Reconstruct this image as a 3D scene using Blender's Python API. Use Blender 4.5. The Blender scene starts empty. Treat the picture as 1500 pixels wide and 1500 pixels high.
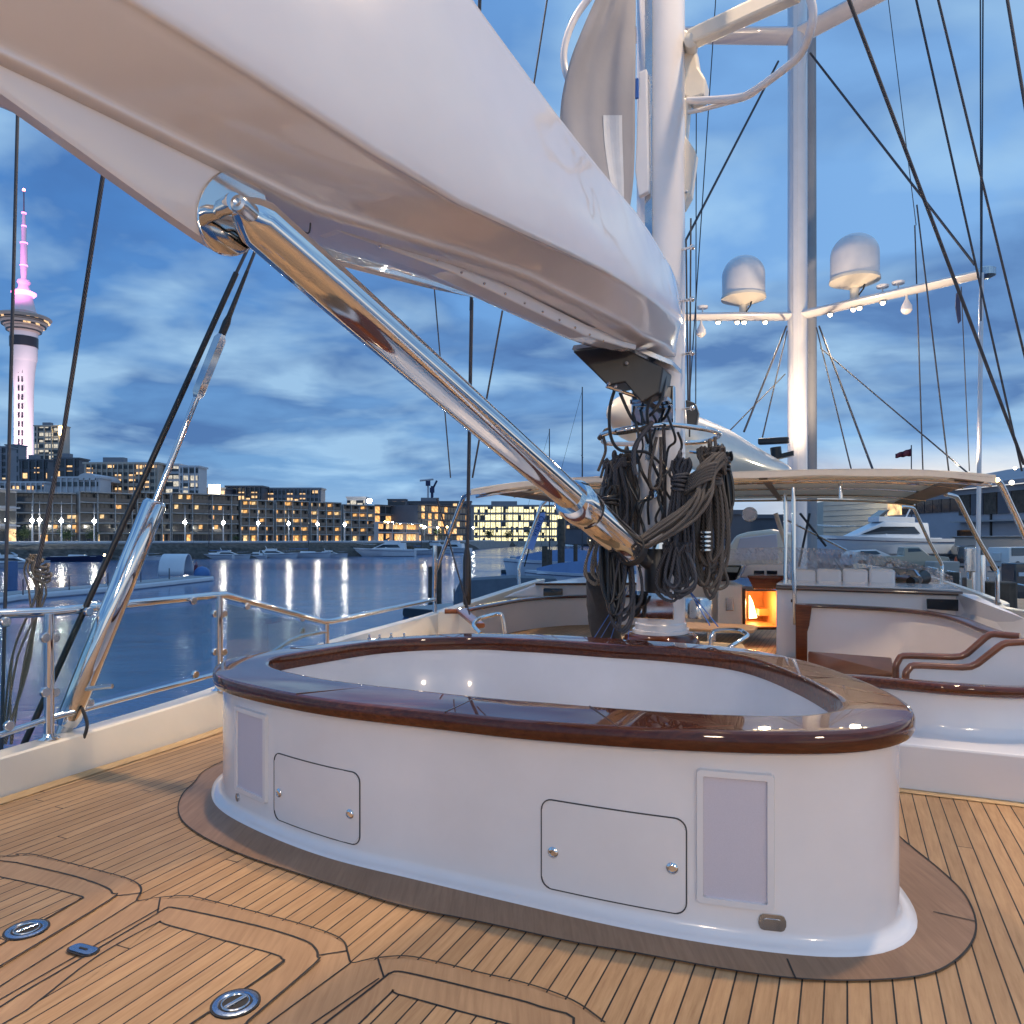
import bpy, bmesh, math, random
from mathutils import Vector, Matrix
random.seed(7)
R = math.radians
S = bpy.context.scene
COL = S.collection

# ------------------------------------------------------------------ camera, sky, lamps, exposure
F, H, HY = 1100.0, 1.2, 790.0          # pixels of focal length, eye height over the deck, horizon row of a 1500 px square
cd = bpy.data.cameras.new("camera"); cam = bpy.data.objects.new("camera", cd); COL.objects.link(cam)
cam.location = (0, 0, H); cam.rotation_euler = (R(90), 0, 0)
cd.sensor_width = 36; cd.sensor_fit = 'HORIZONTAL'; cd.lens = 36*F/1500
cd.shift_y = (HY-750)/1500; cd.clip_start = 0.05; cd.clip_end = 9000
S.camera = cam
S.view_settings.view_transform = 'Standard'; S.view_settings.look = 'None'
S.view_settings.exposure = 0.0; S.view_settings.gamma = 1
S.cycles.use_denoising = True
S.cycles.max_bounces = 7; S.cycles.diffuse_bounces = 3; S.cycles.glossy_bounces = 4; S.cycles.transparent_max_bounces = 10
S.cycles.sample_clamp_indirect = 6.0

W = bpy.data.worlds.new("World"); S.world = W; W.use_nodes = True
def world():
    nt = W.node_tree; n = nt.nodes; l = nt.links
    bg = n['Background']
    tc = n.new('ShaderNodeTexCoord'); sep = n.new('ShaderNodeSeparateXYZ'); l.new(tc.outputs['Generated'], sep.inputs[0])
    def math_(op, a, b=None, c=None):
        m = n.new('ShaderNodeMath'); m.operation = op
        for i, v in enumerate((a, b, c)):
            if v is None: continue
            if isinstance(v, (int, float)): m.inputs[i].default_value = v
            else: l.new(v, m.inputs[i])
        return m.outputs[0]
    def ramp(fac, stops):
        r = n.new('ShaderNodeValToRGB'); l.new(fac, r.inputs[0])
        e = r.color_ramp.elements
        while len(e) < len(stops): e.new(0.5)
        for k, (p, c) in enumerate(stops):
            e[k].position = p; e[k].color = (*c, 1)
        return r.outputs[0]
    def mix(f, a, b):
        m = n.new('ShaderNodeMix'); m.data_type = 'RGBA'
        if isinstance(f, (int, float)): m.inputs[0].default_value = f
        else: l.new(f, m.inputs[0])
        for v, i in ((a, 6), (b, 7)):
            if isinstance(v, tuple): m.inputs[i].default_value = (*v, 1)
            else: l.new(v, m.inputs[i])
        return m.outputs[2]
    z = math_('MAXIMUM', sep.outputs[2], 0.0)
    base = ramp(z, [(0, (.32, .51, .73)), (.10, (.16, .35, .64)), (.35, (.085, .27, .66)), (1, (.09, .26, .62))])
    # dusk glow low on the right, paler sky high to the right
    az = n.new('ShaderNodeMath'); az.operation = 'ARCTAN2'
    l.new(sep.outputs[0], az.inputs[0]); l.new(sep.outputs[1], az.inputs[1])
    rt = n.new('ShaderNodeMapRange'); l.new(az.outputs[0], rt.inputs[0])
    rt.inputs[1].default_value = -.5; rt.inputs[2].default_value = .45
    pale = math_('MULTIPLY', rt.outputs[0], .62)
    sky = mix(pale, base, (.30, .55, .90))
    # clouds, projected on a high layer
    den = math_('ADD', z, 0.19)
    px = math_('DIVIDE', sep.outputs[0], den); py = math_('DIVIDE', sep.outputs[1], den)
    cmb = n.new('ShaderNodeCombineXYZ'); l.new(px, cmb.inputs[0]); l.new(py, cmb.inputs[1])
    mp = n.new('ShaderNodeMapping'); l.new(cmb.outputs[0], mp.inputs[0])
    mp.inputs['Rotation'].default_value = (0, 0, R(-22)); mp.inputs['Scale'].default_value = (.80, 1.0, 1)
    def noise(scale, det, rough, dist=0, w=0.0):
        t = n.new('ShaderNodeTexNoise'); t.noise_dimensions = '4D'; t.inputs['W'].default_value = w
        l.new(mp.outputs[0], t.inputs['Vector']); t.inputs['Scale'].default_value = scale
        t.inputs['Detail'].default_value = det; t.inputs['Roughness'].default_value = rough; t.inputs['Distortion'].default_value = dist
        return t.outputs[0]
    big = noise(1.15, 4, .5, .3, 1.3); fine = noise(3.1, 6, .52, .4, 4.2); st = noise(2.2, 4, .5, .5, 8.1)
    dark = ramp(math_('ADD', math_('MULTIPLY', big, .62), math_('MULTIPLY', fine, .38)), [(.45, (0, 0, 0)), (.58, (1, 1, 1))])
    lowm = n.new('ShaderNodeMapRange'); l.new(z, lowm.inputs[0])
    lowm.inputs[1].default_value = .30; lowm.inputs[2].default_value = .62
    lowm.inputs[3].default_value = .74; lowm.inputs[4].default_value = .22
    sky = mix(math_('MULTIPLY', dark, lowm.outputs[0]), sky, (.062, .145, .37))
    lite = ramp(math_('ADD', math_('MULTIPLY', st, .6), math_('MULTIPLY', fine, .4)), [(.47, (0, 0, 0)), (.60, (1, 1, 1))])
    sky = mix(math_('MULTIPLY', lite, .75), sky, (.42, .67, .92))
    g1 = n.new('ShaderNodeMapRange'); l.new(az.outputs[0], g1.inputs[0]); g1.inputs[1].default_value = .18; g1.inputs[2].default_value = .5
    g2 = n.new('ShaderNodeMapRange'); l.new(z, g2.inputs[0]); g2.inputs[1].default_value = .055; g2.inputs[2].default_value = .125
    g2.inputs[3].default_value = 1; g2.inputs[4].default_value = 0
    g2.interpolation_type = 'SMOOTHSTEP'
    wob = math_('MULTIPLY', math_('SUBTRACT', fine, .5), .9)
    glow = math_('MULTIPLY', g1.outputs[0], math_('MAXIMUM', math_('MINIMUM', math_('ADD', g2.outputs[0], math_('MULTIPLY', wob, g2.outputs[0])), 1), 0))
    sky = mix(math_('MULTIPLY', glow, .95), sky, (.98, .93, .88))
    g3 = n.new('ShaderNodeMapRange'); l.new(z, g3.inputs[0]); g3.inputs[1].default_value = .0; g3.inputs[2].default_value = .07
    g3.inputs[3].default_value = .75; g3.inputs[4].default_value = 0
    sky = mix(math_('MULTIPLY', g3.outputs[0], .6), sky, (.40, .58, .78))
    l.new(sky, bg.inputs[0]); bg.inputs[1].default_value = 1.0
world()

def lamp(name, kind, loc, energy, color, radius=.1, aim=None, spot=None, blend=.5):
    ld = bpy.data.lights.new(name, kind); ld.energy = energy; ld.color = color
    if kind != 'SUN': ld.shadow_soft_size = radius
    o = bpy.data.objects.new(name, ld); COL.objects.link(o); o.location = loc
    if spot: ld.spot_size = R(spot); ld.spot_blend = blend
    if aim is not None:
        o.rotation_euler = (Vector(aim)-Vector(loc)).to_track_quat('-Z', 'Y').to_euler()
    return o
WARM = (1.0, .74, .48)
# floodlights under the spreaders of the near mast, above the frame
lamp("deck_floodlight", 'SPOT', (-1.9, 6.3, 9.2), 2100, WARM, .2, (-.6, 2.6, 0), 105)
lamp("deck_floodlight", 'SPOT', (3.8, 3.9, 9.2), 1950, WARM, .2, (1.4, 2.6, 0), 105)
# unseen fill lights added behind the camera to warm boom belly and tub front
lamp("stern_fill", 'SPOT', (-1.6, -3.4, 2.7), 240, (1, .76, .52), .25, (-.2, 4.5, 1.2), 120)
lamp("stern_fill", 'SPOT', (1.9, -3.0, 2.7), 230, (1, .78, .56), .25, (.6, 4.5, 1.2), 120)

# ------------------------------------------------------------------ helpers
def P(px, py, d):                    # the place that stands d metres ahead in that direction
    return Vector(((px-750)/F*d, d, H+(HY-py)/F*d))
def G(px, py, z=0.0):                # the place on the level z in that direction
    d = (H-z)*F/(py-HY); return Vector(((px-750)/F*d, d, z))
AX = Vector((math.sin(R(24)), math.cos(R(24)), 0)); RT = Vector((math.cos(R(24)), -math.sin(R(24)), 0)); UP = Vector((0, 0, 1))
def catmull(pts, n=8, closed=False):
    pts = [Vector(p) for p in pts]; out = []; N = len(pts)
    rng = N if closed else N-1
    for i in range(rng):
        if closed: a, b, c, d = pts[(i-1) % N], pts[i], pts[(i+1) % N], pts[(i+2) % N]
        else: a, b, c, d = pts[max(i-1, 0)], pts[i], pts[i+1], pts[min(i+2, N-1)]
        for k in range(n):
            t = k/n
            out.append(.5*((2*b)+(c-a)*t+(2*a-5*b+4*c-d)*t*t+(3*b-a-3*c+d)*t**3))
    if not closed: out.append(pts[-1])
    return out
def lerp_track(tr, x):
    if x <= tr[0][0]: a, b = tr[0], tr[1]
    elif x >= tr[-1][0]: a, b = tr[-2], tr[-1]
    else:
        for a, b in zip(tr, tr[1:]):
            if a[0] <= x <= b[0]: break
    return a[1]+(b[1]-a[1])*(x-a[0])/(b[0]-a[0])
def tag(o, label=None, cat=None, group=None, kind=None):
    if label: o['label'] = label
    if cat: o['category'] = cat
    if group: o['group'] = group
    if kind: o['kind'] = kind
    return o
def thing(name, label, cat, loc=(0, 0, 0), group=None, rz=0):
    o = bpy.data.objects.new(name, None); COL.objects.link(o); o.location = loc; o.rotation_euler = (0, 0, rz)
    o.empty_display_size = .1
    o['base'] = tuple(loc)
    return tag(o, label, cat, group)
def copy_tree(o, parent=None):
    c = o.copy(); COL.objects.link(c); c.parent = parent
    for ch in list(o.children): copy_tree(ch, c)
    return c
class MB:
    def __init__(s): s.v = []; s.f = []; s.uvw = None
    def add(s, vs, fs):
        k = len(s.v); s.v += [Vector(v) for v in vs]; s.f += [tuple(i+k for i in f) for f in fs]; return s
    def box(s, c, size, ex=None, ey=None, ez=None):
        ex = Vector(ex) if ex is not None else Vector((1, 0, 0)); ez = Vector(ez) if ez is not None else Vector((0, 0, 1))
        ey = Vector(ey) if ey is not None else ez.cross(ex)
        c = Vector(c); a, b, h = [x/2 for x in size]
        vs = [c+ex*(a*i)+ey*(b*j)+ez*(h*k) for k in (-1, 1) for j in (-1, 1) for i in (-1, 1)]
        return s.add(vs, [(0, 2, 3, 1), (4, 5, 7, 6), (0, 1, 5, 4), (2, 6, 7, 3), (0, 4, 6, 2), (1, 3, 7, 5)])
    def prism(s, poly, vec):
        poly = [Vector(p) for p in poly]; n = len(poly); vec = Vector(vec)
        return s.add(poly+[p+vec for p in poly], [tuple(range(n))[::-1], tuple(range(n, 2*n))]+[(i, (i+1) % n, n+(i+1) % n, n+i) for i in range(n)])
    def sheet(s, poly): return s.add(poly, [tuple(range(len(poly)))])
    def loft(s, secs, closed=True, caps=True, ring=False):
        n = len(secs[0]); vs = [p for q in secs for p in q]; fs = []
        m = len(secs)
        for i in range(m if ring else m-1):
            i2 = (i+1) % m
            for j in range(n if closed else n-1):
                a, b = i*n+j, i*n+(j+1) % n; c, d = i2*n+(j+1) % n, i2*n+j
                fs.append((a, b, c, d))
        if caps and closed and not ring: fs += [tuple(range(n))[::-1], tuple(range((m-1)*n, m*n))]
        return s.add(vs, fs)
    def tube(s, path, r, seg=10, closed=False):
        path = [Vector(p) for p in path]; N = len(path)
        rr = r if isinstance(r, (list, tuple)) else [r]*N
        secs = []; nv = None
        for i, p in enumerate(path):
            if closed: t = path[(i+1) % N]-path[i-1]
            else: t = path[min(i+1, N-1)]-path[max(i-1, 0)]
            if t.length < 1e-9: t = Vector((0, 0, 1))
            t.normalize()
            if nv is None:
                nv = t.cross(Vector((0, 0, 1)))
                if nv.length < .05: nv = t.cross(Vector((1, 0, 0)))
            nv = nv-t*nv.dot(t)
            if nv.length < 1e-6: nv = t.orthogonal()
            nv.normalize(); b = t.cross(nv)
            secs.append([p+(nv*math.cos(a)+b*math.sin(a))*rr[i] for a in [2*math.pi*k/seg for k in range(seg)]])
        return s.loft(secs, True, True, closed)
    def lathe(s, prof, c=(0, 0, 0), seg=24, ax=None):
        c = Vector(c); ez = Vector(ax).normalized() if ax is not None else UP
        ex = ez.orthogonal().normalized(); ey = ez.cross(ex)
        return s.loft([[c+ez*z+(ex*math.cos(a)+ey*math.sin(a))*max(r, 1e-4) for a in [2*math.pi*k/seg for k in range(seg)]] for r, z in prof])
    def ball(s, c, r, seg=12, sz=1.0):
        n = seg//2
        return s.lathe([(r*math.sin(math.pi*i/n), -r*math.cos(math.pi*i/n)*sz) for i in range(n+1)], c, seg)
    def ribbon(s, path, w, z=None, closed=False):
        path = [Vector(p) for p in path]; N = len(path); L = []; Rr = []
        for i, p in enumerate(path):
            t = (path[(i+1) % N]-path[i-1]) if closed else (path[min(i+1, N-1)]-path[max(i-1, 0)])
            t.z = 0; t.normalize(); nn = Vector((-t.y, t.x, 0))
            L.append(p+nn*w/2); Rr.append(p-nn*w/2)
        secs = [[a, b] for a, b in zip(L, Rr)]
        return s.loft(secs, False, False, closed)
    def build(s, name, mat, parent=None, label=None, cat=None, group=None, kind=None, smooth=False, bevel=0, solid=0, sub=0, angle=40):
        me = bpy.data.meshes.new(name)
        base = Vector((0, 0, 0))
        if parent is not None:
            r = parent
            while r.parent: r = r.parent
            base = Vector(r['base']) if 'base' in r.keys() else base
        elif kind != 'structure' and s.v:
            lo = [min(v[i] for v in s.v) for i in range(3)]; hi = [max(v[i] for v in s.v) for i in range(3)]
            base = Vector(((lo[0]+hi[0])/2, (lo[1]+hi[1])/2, lo[2]))
        me.from_pydata([tuple(v-base) for v in s.v], [], s.f); me.update()
        bm = bmesh.new(); bm.from_mesh(me); bmesh.ops.recalc_face_normals(bm, faces=bm.faces); bm.to_mesh(me); bm.free()
        if smooth:
            me.shade_smooth() if hasattr(me, 'shade_smooth') else None
            if angle < 179: me.set_sharp_from_angle(angle=R(angle))
        me.materials.append(mat)
        o = bpy.data.objects.new(name, me); COL.objects.link(o)
        if parent is not None: o.parent = parent
        else:
            o.location = base; o['base'] = tuple(base)
        if sub:
            m = o.modifiers.new('sub', 'SUBSURF'); m.levels = sub; m.render_levels = sub
        if solid:
            m = o.modifiers.new('solid', 'SOLIDIFY'); m.thickness = solid; m.offset = 0
        if bevel:
            m = o.modifiers.new('bevel', 'BEVEL'); m.width = bevel; m.segments = 2; m.limit_method = 'ANGLE'; m.angle_limit = R(35)
        return tag(o, label, cat, group, kind)
def rrect(w, h, r, n=5):
    out = []
    for cx, cy, a0 in ((w/2-r, h/2-r, 0), (-w/2+r, h/2-r, 90), (-w/2+r, -h/2+r, 180), (w/2-r, -h/2+r, 270)):
        for k in range(n+1):
            a = R(a0+90*k/n); out.append((cx+r*math.cos(a), cy+r*math.sin(a)))
    return out

# ------------------------------------------------------------------ materials
MATS = {}
def mat(name, col=(.5, .5, .5), rough=.5, metal=0, coat=0, coat_r=.03, emit=None, es=0, alpha=1, ior=None, fn=None, sub=0):
    m = bpy.data.materials.new(name); m.use_nodes = True; nt = m.node_tree; b = nt.nodes['Principled BSDF']
    b.inputs['Base Color'].default_value = (*col, 1); b.inputs['Roughness'].default_value = rough; b.inputs['Metallic'].default_value = metal
    b.inputs['Coat Weight'].default_value = coat; b.inputs['Coat Roughness'].default_value = coat_r
    if emit: b.inputs['Emission Color'].default_value = (*emit, 1); b.inputs['Emission Strength'].default_value = es
    if ior: b.inputs['IOR'].default_value = ior
    b.inputs['Alpha'].default_value = alpha
    if fn: fn(nt, b)
    MATS[name] = m
    return m
def N(nt, t, **kw):
    x = nt.nodes.new(t)
    for k, v in kw.items(): setattr(x, k, v)
    return x
def coords(nt, scale=(1, 1, 1), rot=(0, 0, 0), kind='Object'):
    tc = N(nt, 'ShaderNodeTexCoord'); mp = N(nt, 'ShaderNodeMapping'); nt.links.new(tc.outputs[kind], mp.inputs[0])
    mp.inputs['Scale'].default_value = scale; mp.inputs['Rotation'].default_value = rot
    return mp.outputs[0]
def noise(nt, vec, scale, detail=4, rough=.5, dist=0):
    t = N(nt, 'ShaderNodeTexNoise'); nt.links.new(vec, t.inputs['Vector'])
    t.inputs['Scale'].default_value = scale; t.inputs['Detail'].default_value = detail
    t.inputs['Roughness'].default_value = rough; t.inputs['Distortion'].default_value = dist
    return t.outputs[0]
def cramp(nt, fac, stops, interp='LINEAR'):
    r = N(nt, 'ShaderNodeValToRGB'); nt.links.new(fac, r.inputs[0]); e = r.color_ramp.elements; r.color_ramp.interpolation = interp
    while len(e) < len(stops): e.new(.5)
    for k, (p, c) in enumerate(stops):
        e[k].position = p; e[k].color = (*c, 1) if isinstance(c, tuple) else (c, c, c, 1)
    return r.outputs[0]
def nmath(nt, op, a, b=None):
    m = N(nt, 'ShaderNodeMath', operation=op)
    for i, v in enumerate((a, b)):
        if v is None: continue
        if isinstance(v, (int, float)): m.inputs[i].default_value = v
        else: nt.links.new(v, m.inputs[i])
    return m.outputs[0]
def nmix(nt, f, a, b, mode='MIX'):
    m = N(nt, 'ShaderNodeMix', data_type='RGBA', blend_type=mode)
    if isinstance(f, (int, float)): m.inputs[0].default_value = f
    else: nt.links.new(f, m.inputs[0])
    for v, i in ((a, 6), (b, 7)):
        if isinstance(v, tuple): m.inputs[i].default_value = (*v, 1)
        else: nt.links.new(v, m.inputs[i])
    return m.outputs[2]
def bump(nt, b, h, strength=.2, dist=.01, coat=False):
    u = N(nt, 'ShaderNodeBump'); nt.links.new(h, u.inputs['Height']); u.inputs['Strength'].default_value = strength; u.inputs['Distance'].default_value = dist
    nt.links.new(u.outputs[0], b.inputs['Normal'])
    if coat: nt.links.new(u.outputs[0], b.inputs['Coat Normal'])
def f_speck(scale, amp, bscale=None, bs=.1, bd=.004, coat=False):
    def g(nt, b):
        c = b.inputs['Base Color'].default_value[:3]
        v = coords(nt); n1 = noise(nt, v, scale, 5, .6)
        lo = tuple(x*(1-amp) for x in c); hi = tuple(min(1, x*(1+amp)) for x in c)
        nt.links.new(cramp(nt, n1, [(.3, lo), (.7, hi)]), b.inputs['Base Color'])
        if bscale: bump(nt, b, noise(nt, v, bscale, 2), bs, bd, coat)
    return g
def f_rough(nt, b):
    v = coords(nt); r = b.inputs['Roughness'].default_value
    nt.links.new(cramp(nt, noise(nt, v, 6, 5, .6), [(.3, r*.6), (.75, min(1, r*1.7))]), b.inputs['Roughness'])
def f_chrome(nt, b):
    v = coords(nt); nt.links.new(cramp(nt, noise(nt, v, 9, 5, .65), [(.35, .035), (.8, .13)]), b.inputs['Roughness'])
    bump(nt, b, noise(nt, v, 1.5, 2), .04, .01)
def f_varnish(nt, b):
    v = coords(nt, (1, 1, 1), (0, 0, R(24)))
    v2 = coords(nt, (1.4, 22, 22), (0, 0, R(4)))
    g = noise(nt, v2, 3, 8, .6, .5); big = noise(nt, v, 1.3, 2)
    c = cramp(nt, g, [(.3, (.050, .012, .005)), (.5, (.11, .028, .010)), (.75, (.19, .056, .020))])
    c = nmix(nt, cramp(nt, big, [(.4, 0.0), (.6, .6)]), c, (.055, .014, .006))
    nt.links.new(c, b.inputs['Base Color']); b.inputs['Specular IOR Level'].default_value = .03
    bump(nt, b, noise(nt, v, 3.5, 2), .05, .01, True)
def f_teakboard(c0, c1):
    def g(nt, b):
        b.inputs['Specular IOR Level'].default_value = .25
        v = coords(nt, (26, 2.0, 10), (0, 0, R(24)))
        gr = noise(nt, v, 2.2, 8, .62, .3); v1 = coords(nt); bl = noise(nt, v1, 3.0, 3)
        c = cramp(nt, gr, [(.28, c0), (.72, c1)])
        c = nmix(nt, cramp(nt, bl, [(.35, 0.0), (.7, .45)]), c, tuple(x*.72 for x in c0))
        nt.links.new(c, b.inputs['Base Color'])
        bump(nt, b, gr, .12, .002)
    return g
def f_deck(nt, b, pitch=.056, seam=.085):
    b.inputs['Specular IOR Level'].default_value = .28
    tc = N(nt, 'ShaderNodeTexCoord'); mp = N(nt, 'ShaderNodeMapping'); nt.links.new(tc.outputs['Object'], mp.inputs[0]); mp.inputs['Rotation'].default_value = (0, 0, R(24))
    sp = N(nt, 'ShaderNodeSeparateXYZ'); nt.links.new(mp.outputs[0], sp.inputs[0])
    u = nmath(nt, 'DIVIDE', sp.outputs[0], pitch); idx = nmath(nt, 'FLOOR', u); fr = nmath(nt, 'FRACT', u)
    wn = N(nt, 'ShaderNodeTexWhiteNoise', noise_dimensions='1D'); nt.links.new(idx, wn.inputs['W'])
    # plank ends: every plank butts at its own place
    y = nmath(nt, 'ADD', nmath(nt, 'DIVIDE', sp.outputs[1], 4.4), nmath(nt, 'MULTIPLY', wn.outputs[0], 7.3))
    yi = nmath(nt, 'FLOOR', y); yf = nmath(nt, 'FRACT', y)
    wn2 = N(nt, 'ShaderNodeTexWhiteNoise', noise_dimensions='2D')
    cb = N(nt, 'ShaderNodeCombineXYZ'); nt.links.new(idx, cb.inputs[0]); nt.links.new(yi, cb.inputs[1]); nt.links.new(cb.outputs[0], wn2.inputs['Vector'])
    cb2 = N(nt, 'ShaderNodeCombineXYZ'); nt.links.new(nmath(nt, 'MULTIPLY', u, 1.6), cb2.inputs[0]); nt.links.new(nmath(nt, 'MULTIPLY', sp.outputs[1], 2.2), cb2.inputs[1]); nt.links.new(nmath(nt, 'MULTIPLY', wn2.outputs[0], 50), cb2.inputs[2])
    gr = noise(nt, cb2.outputs[0], 2.6, 8, .65, .25)
    c = cramp(nt, gr, [(.25, (.33, .183, .088)), (.5, (.435, .262, .130)), (.78, (.525, .335, .175))])
    tone = cramp(nt, wn2.outputs[0], [(0, (.86, .83, .80)), (.5, (.97, .96, .95)), (1, (1.12, 1.1, 1.08))])
    c = nmix(nt, 1.0, c, tone, 'MULTIPLY')
    bl = noise(nt, mp.outputs[0], 1.1, 5, .6)
    c = nmix(nt, cramp(nt, bl, [(.42, 0.0), (.68, .25)]), c, (.24, .14, .08))
    s1 = nmath(nt, 'LESS_THAN', fr, seam)
    s2 = nmath(nt, 'LESS_THAN', yf, .0010)
    sm = nmath(nt, 'MAXIMUM', s1, s2)
    nt.links.new(nmix(nt, sm, c, (.012, .010, .010)), b.inputs['Base Color'])
    nt.links.new(cramp(nt, bl, [(.35, .42), (.7, .62)]), b.inputs['Roughness'])
    hh = nmath(nt, 'SUBTRACT', nmath(nt, 'MULTIPLY', gr, .15), sm)
    bump(nt, b, hh, .35, .0015)
def f_rope(nt, b):
    v = coords(nt, (1, 1, 1), (R(30), R(20), 0)); w = N(nt, 'ShaderNodeTexWave'); nt.links.new(v, w.inputs['Vector'])
    w.inputs['Scale'].default_value = 40; w.inputs['Distortion'].default_value = 3; w.inputs['Detail'].default_value = 2
    c = b.inputs['Base Color'].default_value[:3]
    nt.links.new(cramp(nt, w.outputs[1], [(.1, tuple(x*.45 for x in c)), (.9, tuple(min(1, x*1.5) for x in c))]), b.inputs['Base Color'])
    bump(nt, b, w.outputs[1], .35, .003)
def f_water(nt, b):
    v = coords(nt, (1, 1, 1)); v2 = coords(nt, (.35, 1.0, 1))
    n1 = noise(nt, v2, .55, 3, .5, .4); n2 = noise(nt, v2, 2.6, 3, .5)
    h = nmath(nt, 'ADD', nmath(nt, 'MULTIPLY', n1, 1.0), nmath(nt, 'MULTIPLY', n2, .22))
    bump(nt, b, h, .075, .6)
    nt.links.new(cramp(nt, noise(nt, coords(nt, (.25, 1, 1)), .05, 4, .6), [(.35, .15), (.7, .26)]), b.inputs['Roughness'])
def f_lit(cell=(3.0, 3.0), frac=.35, warm=(1, .62, .25), es=2.2, base=(.03, .035, .045)):
    def g(nt, b):
        tc = N(nt, 'ShaderNodeTexCoord'); sp = N(nt, 'ShaderNodeSeparateXYZ'); nt.links.new(tc.outputs['Object'], sp.inputs[0])
        cb = N(nt, 'ShaderNodeCombineXYZ')
        k = nmath(nt, 'ADD', sp.outputs[0], nmath(nt, 'MULTIPLY', sp.outputs[1], .37))
        nt.links.new(nmath(nt, 'FLOOR', nmath(nt, 'DIVIDE', k, cell[0])), cb.inputs[0])
        nt.links.new(nmath(nt, 'FLOOR', nmath(nt, 'DIVIDE', sp.outputs[2], cell[1])), cb.inputs[1])
        wn = N(nt, 'ShaderNodeTexWhiteNoise', noise_dimensions='2D'); nt.links.new(cb.outputs[0], wn.inputs['Vector'])
        lit = nmath(nt, 'LESS_THAN', wn.outputs[0], frac)
        fx = nmath(nt, 'FRACT', nmath(nt, 'DIVIDE', k, cell[0])); mull = nmath(nt, 'GREATER_THAN', fx, .14)
        var = noise(nt, tc.outputs['Object'], 1.7, 3, .6)
        nt.links.new(nmath(nt, 'MULTIPLY', nmath(nt, 'MULTIPLY', lit, mull), nmath(nt, 'MULTIPLY', cramp(nt, var, [(.3, .35), (.7, 1.3)]), es)), b.inputs['Emission Strength'])
        b.inputs['Emission Color'].default_value = (*warm, 1); b.inputs['Base Color'].default_value = (*base, 1)
    return g
def f_room(col, es):        # a lit room behind glass: bright ceiling, furniture and curtain shapes
    def g(nt, b):
        tc = N(nt, 'ShaderNodeTexCoord'); v = noise(nt, tc.outputs['Object'], .9, 4, .7)
        nt.links.new(nmath(nt, 'MULTIPLY', cramp(nt, v, [(.3, .12), (.5, .7), (.7, 1.5)]), es), b.inputs['Emission Strength'])
        b.inputs['Emission Color'].default_value = (*col, 1)
    return g
M = MATS
mat('gelcoat', (.74, .72, .73), .22, coat=.6, fn=f_speck(2.2, .05, 4, .05, .012, True))
mat('paint', (.72, .70, .71), .30, coat=.5, fn=f_speck(2, .03, 3, .03, .01, True))
mat('boompaint', (.70, .67, .69), .20, coat=1, coat_r=.02, fn=f_speck(1.2, .04, 1.9, .22, .05, True))
mat('cream', (.74, .68, .58), .35, coat=.3, fn=f_speck(3, .04))
mat('chrome', (.80, .78, .76), .06, 1, fn=f_chrome)
mat('steel', (.62, .62, .62), .22, 1, fn=f_rough)
mat('varnish', (.14, .035, .012), .35, coat=1, coat_r=.02, fn=f_varnish)
mat('handrailwood', (.20, .065, .026), .3, coat=.8, fn=f_speck(9, .25))
mat('darkwood', (.07, .025, .012), .3, coat=.6, fn=f_speck(9, .3))
mat('deckteak', (.4, .25, .13), .5, fn=f_deck)
mat('margin', (.3, .16, .08), .45, fn=f_teakboard((.34, .195, .10), (.49, .30, .16)))
mat('wetmargin', (.2, .1, .06), .35, fn=f_teakboard((.24, .135, .075), (.37, .22, .13)))
mat('palemargin', (.5, .34, .17), .5, fn=f_teakboard((.46, .29, .14), (.62, .43, .23)))
mat('seam', (.012, .010, .010), .6)
mat('grille', (.56, .53, .60), .7, fn=f_speck(700, .10))
mat('line', (.05, .05, .055), .6)
mat('black', (.018, .018, .020), .35, fn=f_speck(12, .2))
mat('blackglass', (.008, .009, .012), .06, coat=1)
mat('rubber', (.03, .03, .032), .65, fn=f_speck(30, .2))
mat('rope', (.10, .085, .075), .8, fn=f_rope)
mat('ropeblue', (.065, .066, .078), .8, fn=f_rope)
mat('ropetan', (.22, .18, .14), .85, fn=f_rope)
mat('wire', (.05, .055, .07), .7)
def f_canvas(nt, b):
    f_speck(18, .05, 60, .2, .002)(nt, b)
    tr = N(nt, 'ShaderNodeBsdfTranslucent'); tr.inputs[0].default_value = (.80, .72, .62, 1); mx = N(nt, 'ShaderNodeMixShader'); mx.inputs[0].default_value = .42
    nt.links.new(b.outputs[0], mx.inputs[1]); nt.links.new(tr.outputs[0], mx.inputs[2])
    out = [x for x in nt.nodes if x.type == 'OUTPUT_MATERIAL'][0]; nt.links.new(mx.outputs[0], out.inputs[0])
mat('canvas', (.84, .81, .76), .85, fn=f_canvas)
mat('canvasdark', (.34, .28, .23), .85, fn=f_speck(18, .1))
mat('sail', (.30, .30, .33), .9, fn=f_speck(2, .06, 5, .3, .02))
mat('sailband', (.60, .62, .66), .9, fn=f_speck(7, .08))
mat('bluecloth', (.05, .10, .22), .8, fn=f_speck(3, .15, 8, .3, .01))
mat('bluetape', (.05, .16, .50), .6)
mat('navy', (.02, .03, .09), .7)
mat('boatwhite', (.66, .69, .74), .35, coat=.3, fn=f_speck(1, .05))
mat('boatblue', (.10, .17, .33), .7, fn=f_speck(1, .12))
mat('tarp', (.10, .125, .16), .8, fn=f_speck(1.5, .2))
mat('antifoul', (.03, .045, .06), .7)
mat('darkmast', (.03, .035, .055), .4)
mat('concrete', (.34, .32, .30), .85, fn=f_speck(.8, .2))
mat('rock', (.07, .065, .06), .9, fn=f_speck(1.2, .6))
mat('asphalt', (.13, .12, .125), .8, fn=f_speck(.5, .2))
mat('timber', (.09, .07, .055), .85, fn=f_speck(3, .4))
mat('warehouse', (.36, .37, .42), .7, fn=f_speck(.3, .08))
mat('warehouseroof', (.30, .29, .33), .6, fn=f_speck(.3, .1))
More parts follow.
